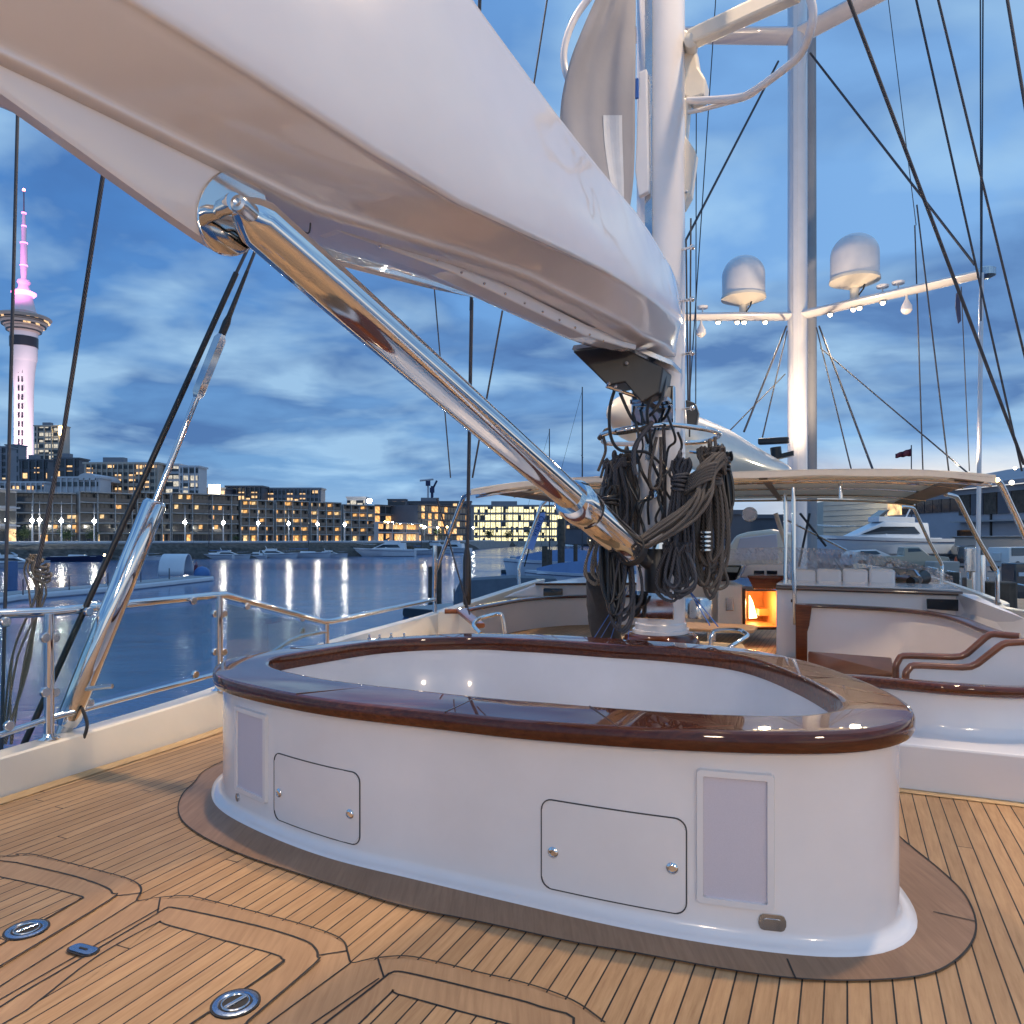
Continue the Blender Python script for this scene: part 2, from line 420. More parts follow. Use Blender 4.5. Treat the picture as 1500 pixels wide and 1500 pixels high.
mat('palewall', (.56, .52, .44), .7, fn=f_speck(.3, .1))
mat('darkfacade', (.13, .13, .13), .6, fn=f_speck(.4, .3))
mat('slab', (.32, .32, .33), .6, fn=f_speck(.4, .2))
mat('citywhite', (.50, .50, .54), .7, fn=f_speck(.1, .1))
mat('citycream', (.42, .37, .33), .7, fn=f_speck(.1, .1))
mat('citygrey', (.20, .21, .25), .7, fn=f_speck(.1, .1))
mat('citydark', (.10, .105, .13), .6, fn=f_speck(.1, .2))
mat('glassdark', (.03, .04, .055), .12, coat=.5)
mat('towerwhite', (.62, .60, .62), .6, fn=f_speck(.05, .06))
mat('towerband', (.02, .02, .03), .3)
mat('lampglow', (1, 1, 1), .5, emit=(1, .95, .80), es=150)
mat('spreaderglow', (1, 1, 1), .5, emit=(1, .74, .40), es=22)
mat('yellowglow', (1, 1, 1), .5, emit=(1, .70, .25), es=22)
mat('redglow', (1, .2, .2), .5, emit=(1, .12, .10), es=30)
mat('pinkglow', (1, .2, .2), .5, emit=(1, .28, .80), es=3.0)
mat('stripglow', (1, 1, 1), .5, emit=(1, .88, .62), es=7)
mat('warmroom', (.1, .1, .1), .3, fn=f_room((1, .50, .15), 1.7))
mat('warmroompale', (.1, .1, .1), .3, fn=f_room((1, .66, .30), 1.6))
mat('officeroom', (.1, .1, .1), .3, fn=f_lit((1.5, 3.4), .80, (1, .88, .46), 2.0))
mat('litribbon', (.03, .03, .04), .2, fn=f_lit((2.6, 3.0), .25, (1, .74, .42), 1.3))
mat('litribbonpale', (.03, .03, .04), .2, fn=f_lit((3.6, 3.0), .55, (1, .90, .72), .8))
mat('litribbonwarm', (.03, .03, .04), .2, fn=f_lit((3.2, 3.0), .22, (1, .62, .28), 1.5))
mat('foliage', (.045, .07, .03), .8, fn=f_speck(1.5, .5))
mat('carwhite', (.62, .62, .62), .3, coat=.8)
mat('carbeige', (.34, .31, .24), .3, coat=.8)
mat('cardark', (.02, .022, .028), .25, coat=1)
mat('tyre', (.02, .02, .02), .8)
mat('conered', (.6, .10, .03), .6)
mat('red', (.12, .02, .04), .7)
mat('blueplastic', (.05, .15, .38), .4)
mat('bannerblue', (.30, .38, .66), .8, fn=f_speck(3, .08))
mat('bannertext', (.03, .06, .22), .7)
mat('orangewood', (.50, .20, .06), .45, fn=f_speck(6, .15))
mat('cabinlight', (1, 1, 1), .5, emit=(1, .72, .30), es=9)
mat('screen', (.01, .015, .03), .1, coat=1)
mat('water', (.030, .10, .235), .14, ior=1.33, fn=f_water)
mat('plate', (.36, .43, .54), .22, 1, fn=f_rough)
def f_vinyl(nt, b):
    v = coords(nt, (1, 1, 1)); h = noise(nt, v, 7, 3, .5, 1.2)
    bump(nt, b, h, .9, .05)
mat('vinyl', (.75, .72, .76), .10, alpha=.46, coat=1, fn=f_vinyl)
def f_glass(nt, b):
    g = N(nt, 'ShaderNodeBsdfGlossy'); g.inputs['Roughness'].default_value = .02
    t = N(nt, 'ShaderNodeBsdfTransparent'); t.inputs[0].default_value = (.86, .93, .93, 1)
    fr = N(nt, 'ShaderNodeFresnel'); fr.inputs[0].default_value = 1.3
    mx = N(nt, 'ShaderNodeMixShader'); nt.links.new(nmath(nt, 'MULTIPLY', fr.outputs[0], .35), mx.inputs[0]); nt.links.new(t.outputs[0], mx.inputs[1]); nt.links.new(g.outputs[0], mx.inputs[2])
    out = [x for x in nt.nodes if x.type == 'OUTPUT_MATERIAL'][0]; nt.links.new(mx.outputs[0], out.inputs[0])
mat('glass', fn=f_glass)
# ------------------------------------------------------------------ the deck
def sweep(mb, path, w, h, closed=False, up=UP):        # rectangular moulding with softened edges, path = middle of its top
    path = [Vector(p) for p in path]; n = len(path); secs = []
    c = min(w, h)*.28
    prof = [(-w/2+c, 0), (w/2-c, 0), (w/2-c*.3, -c*.3), (w/2, -c), (w/2, -h+c), (w/2-c, -h), (-w/2+c, -h), (-w/2, -h+c), (-w/2, -c), (-w/2+c*.3, -c*.3)]
    for i, p in enumerate(path):
        t = (path[(i+1) % n]-path[i-1]) if closed else (path[min(i+1, n-1)]-path[max(i-1, 0)])
        t.normalize(); s = t.cross(up)
        if s.length < 1e-4: s = Vector((1, 0, 0))
        s.normalize(); u = s.cross(t)
        secs.append([p+s*a+u*b for a, b in prof])
    return mb.loft(secs, True, True, closed)
def curtain(mb, path, zb, th, back):                    # a wall standing under a line, th thick towards 'back'
    path = [Vector(p) for p in path]; bk = Vector(back)*th; secs = []
    for i, p in enumerate(path):
        q = Vector((p.x, p.y, zb if not isinstance(zb, (list, tuple)) else zb[i]))
        secs.append([p, q, q+bk, p+bk])
    return mb.loft(secs)

FOOT = [(-3.1, 1.2), (-2.78, 2.3), (-2.37, 3.47), (-1.86, 4.77), (-1.50, 6.2), (-1.30, 7.2), (-.66, 9.6), (.3, 13), (.5, 14)]
ftop = [(-3.06, 1.2, .165), (-2.80, 2.3, .17), (-2.40, 3.5, .175), (-1.93, 4.89, .20), (-1.66, 6.3, .25), (-1.54, 7.0, .27), (-.84, 9.4, .30), (.30, 12.6, .46), (.62, 14, .46)]
foot = catmull([(x, y, 0) for x, y in FOOT], 6); top = catmull(ftop, 6)
deck = [Vector((-3.6, -3, 0))]+[p for p in foot if p.y < 9]+[Vector((1, 9, 0)), Vector((2.6, 4.2, 0)), Vector((9, 2.0, 0)), Vector((9, -3, 0))]
MB().sheet(deck).build('deck', M['deckteak'], kind='structure')
bw = MB(); secs = []
for a, b in zip(foot, top):
    n = Vector((-.93, .37, 0))
    secs.append([Vector((a.x, a.y, -.05)), Vector((b.x, b.y, b.z-.008)), b+n*.012, b+n*.13, b+n*.145-UP*.01, Vector((b.x-.16, b.y+.05, -1.2)), Vector((b.x-.1, b.y+.1, -3.2)), Vector((a.x+.2, a.y, -3.2))])
bw.loft(secs)
bwo = bw.build('bulwark', M['cream'], smooth=True, angle=30, label='low cream bulwark edging the teak deck below the glass-panelled rail', cat='bulwark')
def lift(path, z): return [Vector((p[0], p[1], z)) for p in path]
mg = [p+Vector((.93, -.37, 0))*.045 for p in foot[:30]]
MB().ribbon(lift(mg, .004), .085).build('deck_margin', M['palemargin'], kind='structure')
# raised deck forward with its white riser
A0 = Vector((1.93, 3.59, 0)); sd = Vector((.914, -.407, 0))
rd = [A0-sd*1.05, A0+sd*6, A0+sd*6+AX*.9, A0+sd*1.2+AX*.42, A0+sd*.2+AX*.5, A0-sd*.6+AX*.7, A0-sd*1.0+AX*.9]
MB().prism(lift(rd, -.1), (0, 0, .318)).build('raised_deck', M['paint'], kind='structure', bevel=.012)
MB().sheet(lift([A0-sd*.9+AX*.35, A0+sd*5+AX*.35, A0+sd*5+AX*14, Vector((2.6, 18, 0)), Vector((-.6, 9.6, 0)), Vector((-1.3, 7.0, 0)), Vector((-1.3, 5.9, 0)), Vector((.3, 4.7, 0))], .006)).build('cockpit_floor', M['deckteak'], kind='structure')
MB().ribbon(lift([A0-sd*1.1-AX*.035, A0+sd*5-AX*.035], .004), .07).build('deck_margin', M['palemargin'], kind='structure')

# ------------------------------------------------------------------ the round coaming
def rp(px, py):
    k = .012 if px < 750 else .045; d = .598*F/((py-HY)+k*(px-750)); X = (px-750)/F*d
    return Vector((X, d, .602+k*X))
OUT = [(312,976),(318,991),(380,1008),(480,1026),(624,1042),(770,1057),(900,1066),(1020,1072),(1130,1075),(1230,1075),(1290,1070),(1326,1061),(1345,1048),(1338,1033),(1300,1010),(1240,986),(1180,967),(1120,954),(1060,946),(980,940),(900,935),(800,929),(700,927),(620,930),(540,936),(460,944),(380,955),(330,965)]
INN = [(394,968),(400,978),(440,988),(500,998),(660,1016),(780,1027),(900,1037),(1020,1045),(1100,1048),(1156,1049),(1200,1045),(1230,1037),(1235,1028),(1220,1017),(1180,995),(1124,972),(1080,960),(1030,953),(960,947),(900,944),(800,938),(720,934),(660,934),(600,936),(540,941),(480,950),(430,958),(402,963)]
oc = catmull([rp(*p) for p in OUT], 8, True); ic = catmull([rp(*p) for p in INN], 8, True)
CEN = sum(ic, Vector())/len(ic)
def resample(cv, n=220):
    out = []
    ang = [math.atan2(p.y-CEN.y, p.x-CEN.x) for p in cv]
    for k in range(n):
        a = math.pi/2+2*math.pi*k/n; best = None
        dx, dy = math.cos(a), math.sin(a)
        for i in range(len(cv)):
            p, q = cv[i]-CEN, cv[(i+1) % len(cv)]-CEN
            ex, ey = q.x-p.x, q.y-p.y; den = dx*ey-dy*ex
            if abs(den) < 1e-12: continue
            t = (p.x*ey-p.y*ex)/den; s = (p.x*dy-p.y*dx)/den
            if t > 0 and -1e-6 <= s <= 1+1e-6 and (best is None or t > best): best = t
        x, y = CEN.x+dx*best, CEN.y+dy*best
        out.append(Vector((x, y, .602+(.012 if x < 0 else .045)*x)))
    return out
def smooth(cv, it):
    for _ in range(it):
        cv = [(cv[i-1]+cv[i]*2+cv[(i+1) % len(cv)])/4 for i in range(len(cv))]
    return cv
oc = smooth(resample(oc), 6); ic = smooth(resample(ic), 3)
def offset(cv, d):
    out = []
    for i, p in enumerate(cv):
        t = cv[(i+1) % len(cv)]-cv[i-1]; t.z = 0; t.normalize()
        out.append(p+Vector((t.y, -t.x, 0))*d)
    return out
tub = thing('cockpit_coaming', 'white rounded deck cockpit with a glossy mahogany rim in the middle of the deck', 'cockpit', (CEN.x, CEN.y, 0))
rim = MB(); secs = []
on = offset(oc, 1.0)
for o_, i_, nn in zip(oc, ic, on):
    n = (nn-o_); m = (o_-i_); m.z = 0; m.normalize()
    secs.append([o_-n*.045-UP*.062, o_-n*.006-UP*.060, o_-UP*.048, o_-UP*.018, o_-n*.006-UP*.005, o_-n*.016, o_-n*.026+UP*.0008, i_+m*.026+UP*.0012, i_+m*.014+UP*.001, i_+m*.003-UP*.004, i_-UP*.014, i_-UP*.075, i_+m*.03-UP*.08])
rim.loft(secs, True, False, True)
rimo = rim.build('rim', M['varnish'], tub, smooth=True, angle=38, label='varnished mahogany rim board')
for k in (36, 71, 96, 117, 151, 195):
    a, b = oc[k], ic[k]; m = (b-a); m.z = 0
    j = MB(); j.box((a+b)/2+UP*.0015-UP*.0005, ((b-a).length-.03, .004, .003), m.normalized(), m.normalized().cross(UP))
    j.build('joint', M['darkwood'], rimo)
WL = offset(oc, -.045)
wall = MB(); secs = []
nor = [b-a for a, b in zip(WL, offset(WL, 1.0))]
for p, n in zip(WL, nor):
    b = Vector((p.x, p.y, 0))
    secs.append([Vector((p.x, p.y, p.z-.055))-n*.05, Vector((p.x, p.y, p.z-.055)), b+UP*.042, b+UP*.028+n*.003, b+UP*.017+n*.012, b+UP*.009+n*.028, b+UP*.006+n*.05, b+n*.052-UP*.01, b-n*.05-UP*.01])
wall.loft(secs, True, False, True)
wall.build('outer_wall', M['gelcoat'], tub, smooth=True, angle=80)
iw = MB(); secs = []
for p in offset(ic, .012):
    secs.append([Vector((p.x, p.y, p.z-.06)), Vector((p.x, p.y, .16)), Vector((CEN.x+(p.x-CEN.x)*.93, CEN.y+(p.y-CEN.y)*.93, .08)), Vector((CEN.x+(p.x-CEN.x)*.02, CEN.y+(p.y-CEN.y)*.02, .08))])
iw.loft(secs, False, False, True)
iw.build('inner_wall', M['gelcoat'], tub, smooth=True, angle=60)
# the face of the wall as (length along it, height)
acc = [0]
for i in range(len(WL)): acc.append(acc[-1]+((WL[(i+1) % len(WL)]-WL[i]).xy.length))
def wpt(s, z, off=0):
    s %= acc[-1]
    lo, hi = 0, len(WL)
    while hi-lo > 1:
        m = (lo+hi)//2
        if acc[m] <= s: lo = m
        else: hi = m
    i = lo % len(WL); f = (s-acc[i])/max(acc[i+1]-acc[i], 1e-9); j = (i+1) % len(WL)
    p = WL[i].lerp(WL[j], f); n = nor[i].lerp(nor[j], f).normalized()
    return Vector((p.x, p.y, z))+n*off
def wfind(px, py):
    k = (px-750)/F; best = None
    for i in range(len(WL)):
        a, b = WL[i], WL[(i+1) % len(WL)]; fa, fb = a.x-k*a.y, b.x-k*b.y
        if fa*fb <= 0 and fa != fb:
            f = fa/(fa-fb); p = a.lerp(b, f)
            if best is None or p.y < best[0]: best = (p.y, acc[i]+f*(acc[i+1]-acc[i]))
    return best[1], H-(py-HY)/F*best[0]
def wrect(c4, zm=.055):                                          # four corners tl,tr,br,bl in the photo -> centre and size on the wall
    q = [wfind(*c) for c in c4]
    s0 = (q[0][0]+q[3][0])/2; s1 = (q[1][0]+q[2][0])/2
    z1 = (q[0][1]+q[1][1])/2; z0 = (q[2][1]+q[3][1])/2
    z0 = max(z0, zm)
    return (s0+s1)/2, (z0+z1)/2, s1-s0, z1-z0
def wplate(cs, cz, w, h, r, o0, o1, n=5):
    mb = MB(); secs = []; K = 17
    for k in range(K):
        x = -w/2+w*k/(K-1); e = 0
        ax = abs(x)-(abs(w)/2-r)
        if ax > 0: e = r-math.sqrt(max(r*r-ax*ax, 0))
        hh = max(h/2-e, .001)
        secs.append([wpt(cs+x, cz+hh, o0), wpt(cs+x, cz+hh, o1), wpt(cs+x, cz-hh, o1), wpt(cs+x, cz-hh, o0)])
    return mb.loft(secs)
def wring(cs, cz, w, h, r, wd, o0, o1):
    mb = MB(); secs = []
    a = rrect(abs(w), h, r, 6); b = rrect(abs(w)-2*wd, h-2*wd, max(r-wd, .004), 6)
    def dens(l):
        out = []
        for i in range(len(l)):
            p, q = l[i], l[(i+1) % len(l)]
            for k in range(4): out.append((p[0]+(q[0]-p[0])*k/4, p[1]+(q[1]-p[1])*k/4))
        return out
    a, b = dens(a), dens(b)
    bv = .004 if wd > .01 else .0004; sx = 1-2*bv/abs(w); sz = 1-2*bv/h
    for (x, z), (x2, z2) in zip(a, b):
        secs.append([wpt(cs+x, cz+z, o0), wpt(cs+x*sx, cz+z*sz, o1), wpt(cs+x2, cz+z2, o1), wpt(cs+x2, cz+z2, o0)])
    return mb.loft(secs, True, False, True)
for c4, lab in ((((347,1034),(393,1044),(393,1190),(347,1169)), 'narrow loudspeaker grille panel at the left end'), (((1018,1124),(1133,1132),(1137,1336),(1021,1326)), 'large loudspeaker grille panel at the right')):
    cs, cz, w, h = wrect(c4, .10)
    fr = wring(cs, cz, w, h, .012, .022, -.004, .014).build('speaker_frame', M['paint'], tub, label=lab)
    wplate(cs, cz, abs(w)-.044, h-.044, .006, -.002, .005).build('grille', M['grille'], fr)
for c4, ks in ((((403,1104),(527,1131),(527,1253),(402,1212)), ((410,1161),(514,1192))), (((794,1176),(1005,1194),(1005,1346),(794,1322)), ((811,1248),(985,1271)))):
    cs, cz, w, h = wrect(c4)
    dr = wplate(cs, cz, abs(w), h, .035, -.003, .0025).build('locker_door', M['gelcoat'], tub, smooth=True, angle=30)
    wring(cs, cz, abs(w)+.007, h+.007, .038, .0042, -.002, .0032).build('seal', M['line'], dr)
    for k in ks:
        s, z = wfind(*k); c = wpt(s, z, .003); n = (wpt(s, z, 1)-wpt(s, z, 0))
        lk = MB().lathe([(.0185, 0), (.0185, .004), (.015, .008), (.011, .009), (.010, .006), (.001, .006)], c, 20, n); lk.build('latch', M['chrome'], dr, smooth=True)
for k, w in (((349,1190), .034), ((1131,1357), .078)):
    s, z = wfind(*k); z = max(z, .068)
    v = wplate(s, z, w, .048 if w > .05 else .036, .017, 0, .006).build('deck_light', M['steel'], tub)
    wplate(s, z, w*.66, .022, .010, .0055, .0085).build('lens', M['steel'], v)
for px in (541, 573, 592, 556):
    b = rp(px, 934+ (2 if px < 560 else 0)); b.z += .002
    st = MB().lathe([(.012, -.002), (.012, .003), (.006, .005), (.006, .02), (.009, .022), (.001, .026)], b, 12)
    st.build('stud', M['chrome'], tub, smooth=True)
# margin planks round its foot
RNG = [(261,1184),(268,1205),(299,1228),(355,1254),(420,1276),(504,1303),(597,1331),(700,1352),(833,1381),(935,1399),(1073,1424),(1180,1437),(1287,1438),(1367,1427),(1415,1395),(1430,1357),(1415,1315),(1385,1283),(1340,1246)]
rg = [G(*p) for p in RNG]; rg += [Vector((1.55, 3.35, 0)), Vector((1.38, 4.0, 0)), Vector((.9, 4.65, 0)), Vector((.0, 5.0, 0)), Vector((-.9, 4.9, 0)), Vector((-1.4, 4.4, 0)), Vector((-1.58, 3.95, 0)), G(284,1148), G(268,1164)]
rgc = catmull(rg, 6, True)
MB().sheet(lift(rgc, .004)).build('coaming_margin', M['wetmargin'], kind='structure')
MB().ribbon(lift(rgc, .0062), .006, closed=True).build('coaming_margin_seam', M['seam'], kind='structure')
sj = MB()
for a, b in (((1153,1404),(1166,1434)), ((1367,1335),(1428,1349))):
    sj.ribbon([G(*a, .0062), G(*b, .0062)], .005)
sj.build('coaming_margin_joint', M['seam'], kind='structure')

# ------------------------------------------------------------------ flush hatches in the foreground
def C3(x, y): return (x/2.143, 1100+y/2.143)
def g3(pts, z=0): return [G(*C3(*p), z) for p in pts]
hz = .004
SUR = [(-700,600),(-620,330),(0,335),(50,328),(110,330),(200,352),(330,385),(400,405),(433,422),(444,442),(430,474),(500,465),(590,460),(680,480),(800,510),(950,550),(1040,580),(1080,605),(1092,640),(1103,670),(1185,655),(1280,650),(1390,672),(1500,700),(1660,738),(1800,790),(1900,860),(1900,1300),(900,1700),(-300,1500)]
MB().sheet(g3(SUR, hz)).build('hatch_surround', M['margin'], kind='structure')
sl = MB()
def seam(pts, w=.006, z=hz+.002, sm=True):
    p = [G(*C3(*q)) for q in pts]
    if sm: p = catmull(p, 5)
    sl.ribbon(lift(p, z), w)
seam([(-620,330),(0,335),(50,328),(110,330),(200,352),(330,385),(400,405),(433,422),(444,442),(430,474),(465,470),(500,465),(590,460),(680,480),(800,510),(950,550),(1040,580),(1080,605),(1092,640),(1103,670),(1140,664),(1185,655),(1280,650),(1390,672),(1500,700),(1660,738),(1800,790),(1900,860)])
for a in ([(444,450),(250,475)], [(503,466),(488,550)], [(1090,633),(888,665)], [(1186,656),(1222,772)], [(1103,670),(850,857),(640,1010)], [(430,474),(0,745),(-200,870)], [(1190,720),(990,857),(800,990)], [(500,500),(200,672),(-150,873)]):
    seam(a, .005, sm=False)
sl.build('hatch_surround_seam', M['seam'], kind='structure')
LAB = ['teak flush deck hatch at the far left with one round steel latch', 'teak flush deck hatch in the middle foreground with a round steel latch at its corner', 'teak flush deck hatch nearest the white cockpit, cut by the bottom edge']
LIDS = [([(-500,290),(0,352),(60,360),(230,400),(330,435),(352,455),(345,475),(0,685),(-300,860),(-700,800)], [(-420,330),(0,405),(240,462),(248,475),(235,485),(0,620),(-300,790),(-640,720)]),
        ([(492,520),(520,503),(560,503),(800,556),(950,602),(990,630),(997,655),(985,680),(780,857),(600,1010),(-250,1010),(0,815),(240,670)], [(492,552),(520,556),(760,622),(860,650),(884,664),(870,690),(600,870),(440,985),(-150,985),(80,830),(300,660)]),
        ([(1190,735),(1225,708),(1275,706),(1500,760),(1700,815),(1800,880),(1500,1200),(700,1200),(860,1000)], [(1222,778),(1245,776),(1440,830),(1640,885),(1660,910),(1400,1150),(850,1150),(1000,1000)])]
for (o_, i_), lab in zip(LIDS, LAB):
    c = sum(g3(o_), Vector())/len(o_)
    h = thing('deck_hatch', lab, 'deck hatch', (c.x, c.y, 0), 'flush teak hatches in the deck')
    po = catmull(g3(o_), 4, True); pi = catmull(g3(i_), 4, True)
    MB().prism(lift(po, hz), (0, 0, .004)).build('frame', M['margin'], h)
    MB().ribbon(lift(po, hz+.0055), .007, closed=True).build('gap', M['seam'], h)
    MB().sheet(lift(pi, hz+.0062)).build('panel', M['deckteak'], h)
    MB().ribbon(lift(pi, hz+.0075), .006, closed=True).build('caulking', M['seam'], h)
def latch(px, py, lab):
    c = G(px, py, .011); t = thing('hatch_latch', lab, 'latch', tuple(c), 'round steel hatch latches')
    MB().lathe([(.056, -.003), (.056, .0015), (.050, .003), (.044, .003), (.041, .0005), (.001, .0005)], c, 32).build('ring', M['plate'], t, smooth=True, angle=30)
    MB().lathe([(.062, -.004), (.062, .0006), (.055, .0006)], c, 32).build('gasket', M['seam'], t)
    MB().box(c+UP*.003, (.062, .012, .006), RT*.2+AX*.98, None).build('handle', M['steel'], t, bevel=.002)
    MB().tube([c+Vector((.034*math.cos(a), .034*math.sin(a), .002)) for a in [2*math.pi*k/24 for k in range(24)]], .0025, 6, True).build('groove', M['steel'], t, smooth=True)
latch(39, 1361, 'round steel latch set in the far left hatch'); latch(345, 1469, 'round steel latch set in the middle hatch near the bottom edge')
c = G(122, 1392, .0085); t = thing('filler_plate', 'small rounded steel filler plate between the two round latches', 'deck plate', tuple(c))
e = (G(152, 1401)-G(92, 1384)).normalized(); e2 = UP.cross(e)
MB().prism([c+e*x+e2*y for x, y in rrect(.105, .05, .024)], (0, 0, .002)).build('gasket', M['seam'], t)
MB().prism([c+UP*.002+e*x+e2*y for x, y in rrect(.092, .038, .018)], (0, 0, .003)).build('cover', M['plate'], t)
MB().box(c+UP*.0055, (.03, .006, .002), e, e2).build('slot', M['seam'], t)

# ------------------------------------------------------------------ the guard rail on the left
rz = .8255
rail = thing('guard_rail', 'polished steel guard rail with glass panels along the left side of the deck', 'railing', (-2.34, 3.8, .18))
R0, R1, R2, R3 = Vector((-2.95, 2.75, .815)), P(0, 899, 3.75), P(320, 872, 5.0), P(478, 912, 6.6)
R4 = P(636, 878, 9.2)
pp = [R0, R1, P(72, 896.5, 3.9)]+[R2-(R2-R1).normalized()*.05, R2+Vector((.02, .05, -.004)), R3-(R3-R2).normalized()*.08, R3+Vector((.02, .08, 0)), R4]
MB().tube(pp, .025, 14).build('top_rail', M['chrome'], rail, smooth=True)
L0, L1, L2 = Vector((-2.9, 2.7, .26)), P(0, 1077, 3.70), P(70, 1053, 3.83); L3 = P(318, 987, 4.93)
MB().tube([L0, L1, L2, L3], .017, 12).build('lower_rail', M['chrome'], rail, smooth=True)
MB().tube([P(380, 968, 5.9), P(425, 938, 6.35), P(440, 932, 6.45), P(478, 925, 6.58)], .016, 10).build('lower_rail', M['chrome'], rail, smooth=True)
for px, d, zt, zb in ((72, 3.83, .82, .18), (321, 4.97, .82, .2), (478, 6.6, .46, .24)):
    x = (px-750)/F*d
    po = MB().tube([(x, d, zb), (x, d, zt)], .024, 14).build('post', M['chrome'], rail, smooth=True)
    MB().lathe([(.052, 0), (.052, .006), (.03, .016), (.026, .03)], (x, d, zb), 20).build('flange', M['chrome'], po, smooth=True)
def pane(a, b, c, d):
    MB().prism([a, b, c, d], (.006, .012, 0)).build('glass_panel', M['glass'], rail)
z1 = UP*.05
pane(R1-z1-(R2-R1).normalized()*.9, P(60, 897, 3.83)-z1, P(60, 1053, 3.81)+z1*.8, L1+z1*.8-(L2-L1).normalized()*.9)
pane(P(84, 897, 3.88)-z1, P(308, 873, 4.93)-z1, P(308, 990, 4.90)+z1*.8, P(84, 1050, 3.87)+z1*.8)
pane(P(332, 874, 5.05)-z1, P(466, 909, 6.5)-z1, P(466, 929, 6.5)+UP*.02, P(332, 985, 5.05))
for px, py, d in ((8,911,3.72),(130,896,4.05),(283,880,4.75),(362,888,5.3),(443,906,6.2),(13,1063,3.7),(131,1030,4.05),(286,988,4.75),(443,924,6.3),(66,934,3.8),(80,934,3.85),(66,1014,3.8),(80,1014,3.85),(315,899,4.95),(328,899,5.0),(315,955,4.95),(328,955,5.0)):
    c = P(px, py, d); MB().lathe([(.021, -.012), (.025, -.008), (.025, .008), (.021, .012)], c, 18, (.9, -.42, 0)).build('glass_clip', M['steel'], rail, smooth=True)
MB().tube([P(636, 878, 9.2), P(637, 840, 9.15), P(637, 799, 9.15)], .03, 10).build('end_post', M['chrome'], rail, smooth=True)

# ------------------------------------------------------------------ the near mast
MX, MD = 1.07, 5.4; MC = Vector((MX, MD, 0))
pf = MB().prism([MC+RT*x+AX*y+UP*-.02 for x, y in ((-.6,-.35),(.45,-.35),(.62,0),(.5,.6),(-.5,.7),(-.7,.3))], UP*.42); pf.build('mast_platform', M['palemargin'], label='low teak-topped platform round the foot of the near mast', cat='platform', bevel=.01)
mast = thing('mast', 'thick white oval mast behind the round cockpit, carrying rope coils', 'mast', (MX, MD, .5))
def oval(c, a, b, n=32): return [c+RT*(a*math.cos(2*math.pi*k/n))+AX*(b*math.sin(2*math.pi*k/n)) for k in range(n)]
MB().loft([oval(MC+UP*z, .168+w, .22+w) for z, w in ((.50, .03), (.56, .03), (.562, .012), (.60, .012), (.61, .002), (5.2, 0), (11.5, -.02))]).build('mast_tube', M['gelcoat'], mast, smooth=True)
MB().loft([oval(MC+UP*z, .27+w, .31+w) for z, w in ((.30, 0), (.47, 0), (.515, -.02), (.535, -.05))]).build('mast_collar', M['varnish'], mast, smooth=True)
MB().box(MC-AX*.228-RT*.03+UP*4.5, (.05, .03, 5.5), RT, AX).build('sail_track', M['steel'], mast)
def mp(px, py, dd=0): return P(px, py, MD+dd)
MB().box(mp(957, 886, -.29), (.28, .02, .19), RT, AX).build('mirror_plate', M['chrome'], mast, bevel=.004)
MB().loft([oval(mp(961, 866, -.33), .135, .06, 20), oval(mp(961, 872, -.33), .135, .06, 20)]).build('motor_ring', M['chrome'], mast, smooth=True)
MB().lathe([(.075, 0), (.085, .02), (.088, .30), (.07, .33)], mp(963, 868, -.34), 20).build('furling_motor', M['black'], mast, smooth=True)
MB().lathe([(.09, 0), (.105, .01), (.105, .05), (.09, .06)], mp(963, 806, -.34), 20).build('motor_cap', M['chrome'], mast, smooth=True)
MB().box(mp(957, 600, -.27), (.30, .04, .30), RT, AX).build('gooseneck_plate', M['chrome'], mast, bevel=.01)
ringp = [mp(882, 642, -.12), mp(884, 636, -.3), mp(920, 628, -.42), mp(975, 622, -.36), mp(1030, 628, -.28), mp(1052, 634, -.12), mp(1050, 640, .1), mp(1020, 648, .2), mp(900, 650, .1)]
MB().tube(catmull(ringp, 6, True), .018, 10, True).build('pin_rail', M['chrome'], mast, smooth=True)
MB().tube([mp(1010, 662, .0), mp(1045, 665, -.05), mp(1052, 650, -.1)], .01, 8).build('pin_rail_brace', M['chrome'], mast, smooth=True)
for py in (367, 520, 600, 442):
    b = mp(994, py, -.1); g = MB()
    g.tube([b-UP*.05, b+UP*.05], .012, 8); g.tube([b, b+RT*.09-AX*.02], .010, 8); g.ball(b+RT*.10-AX*.02, .02, 10)
    g.build('cleat', M['chrome'], mast, smooth=True)
MB().lathe([(.03, 0), (.035, .01), (.03, .015), (.02, .012)], mp(958, 723, -.235), 16, -AX).build('cable_port', M['chrome'], mast, smooth=True)
MB().prism([mp(*q, -.26) for q in ((936,105),(947,100),(950,280),(935,288),(930,250))], AX*.05).build('track_gate', M['paint'], mast, bevel=.008)
MB().box(mp(933, 130, -.30), (.022, .02, .13), RT, AX).build('webbing', M['bluetape'], mast)
f1 = [mp(*q, -.02) for q in ((988,32),(1008,45),(1018,67),(1023,98),(1034,115),(1031,138),(1012,145),(996,138),(990,90))]
MB().prism(f1, AX*.16).build('radar_bracket', M['cream'], mast, bevel=.015)
f2 = [mp(*q, -.02) for q in ((992,136),(1009,145),(1004,198),(1019,221),(1011,283),(1000,303),(990,300))]
MB().prism(f2, AX*.12).build('fairing', M['cream'], mast, bevel=.012)
for q in ((997,155),(1001,225),(1005,281)): MB().ball(mp(*q, -.04), .012, 8).build('bolt', M['steel'], mast, smooth=True)
a, b = mp(1012, 58, -.05), mp(1168, -14, -.8); ex = (b-a).normalized()
MB().box((a+b)/2, ((b-a).length, .10, .12), ex).build('boom_arm', M['cream'], mast, bevel=.02)
MB().lathe([(.03, -.09), (.05, -.08), (.05, .08), (.03, .09)], mp(1012, 68, -.04), 16, (0.2, 1, .1)).build('arm_hinge', M['cream'], mast, smooth=True)
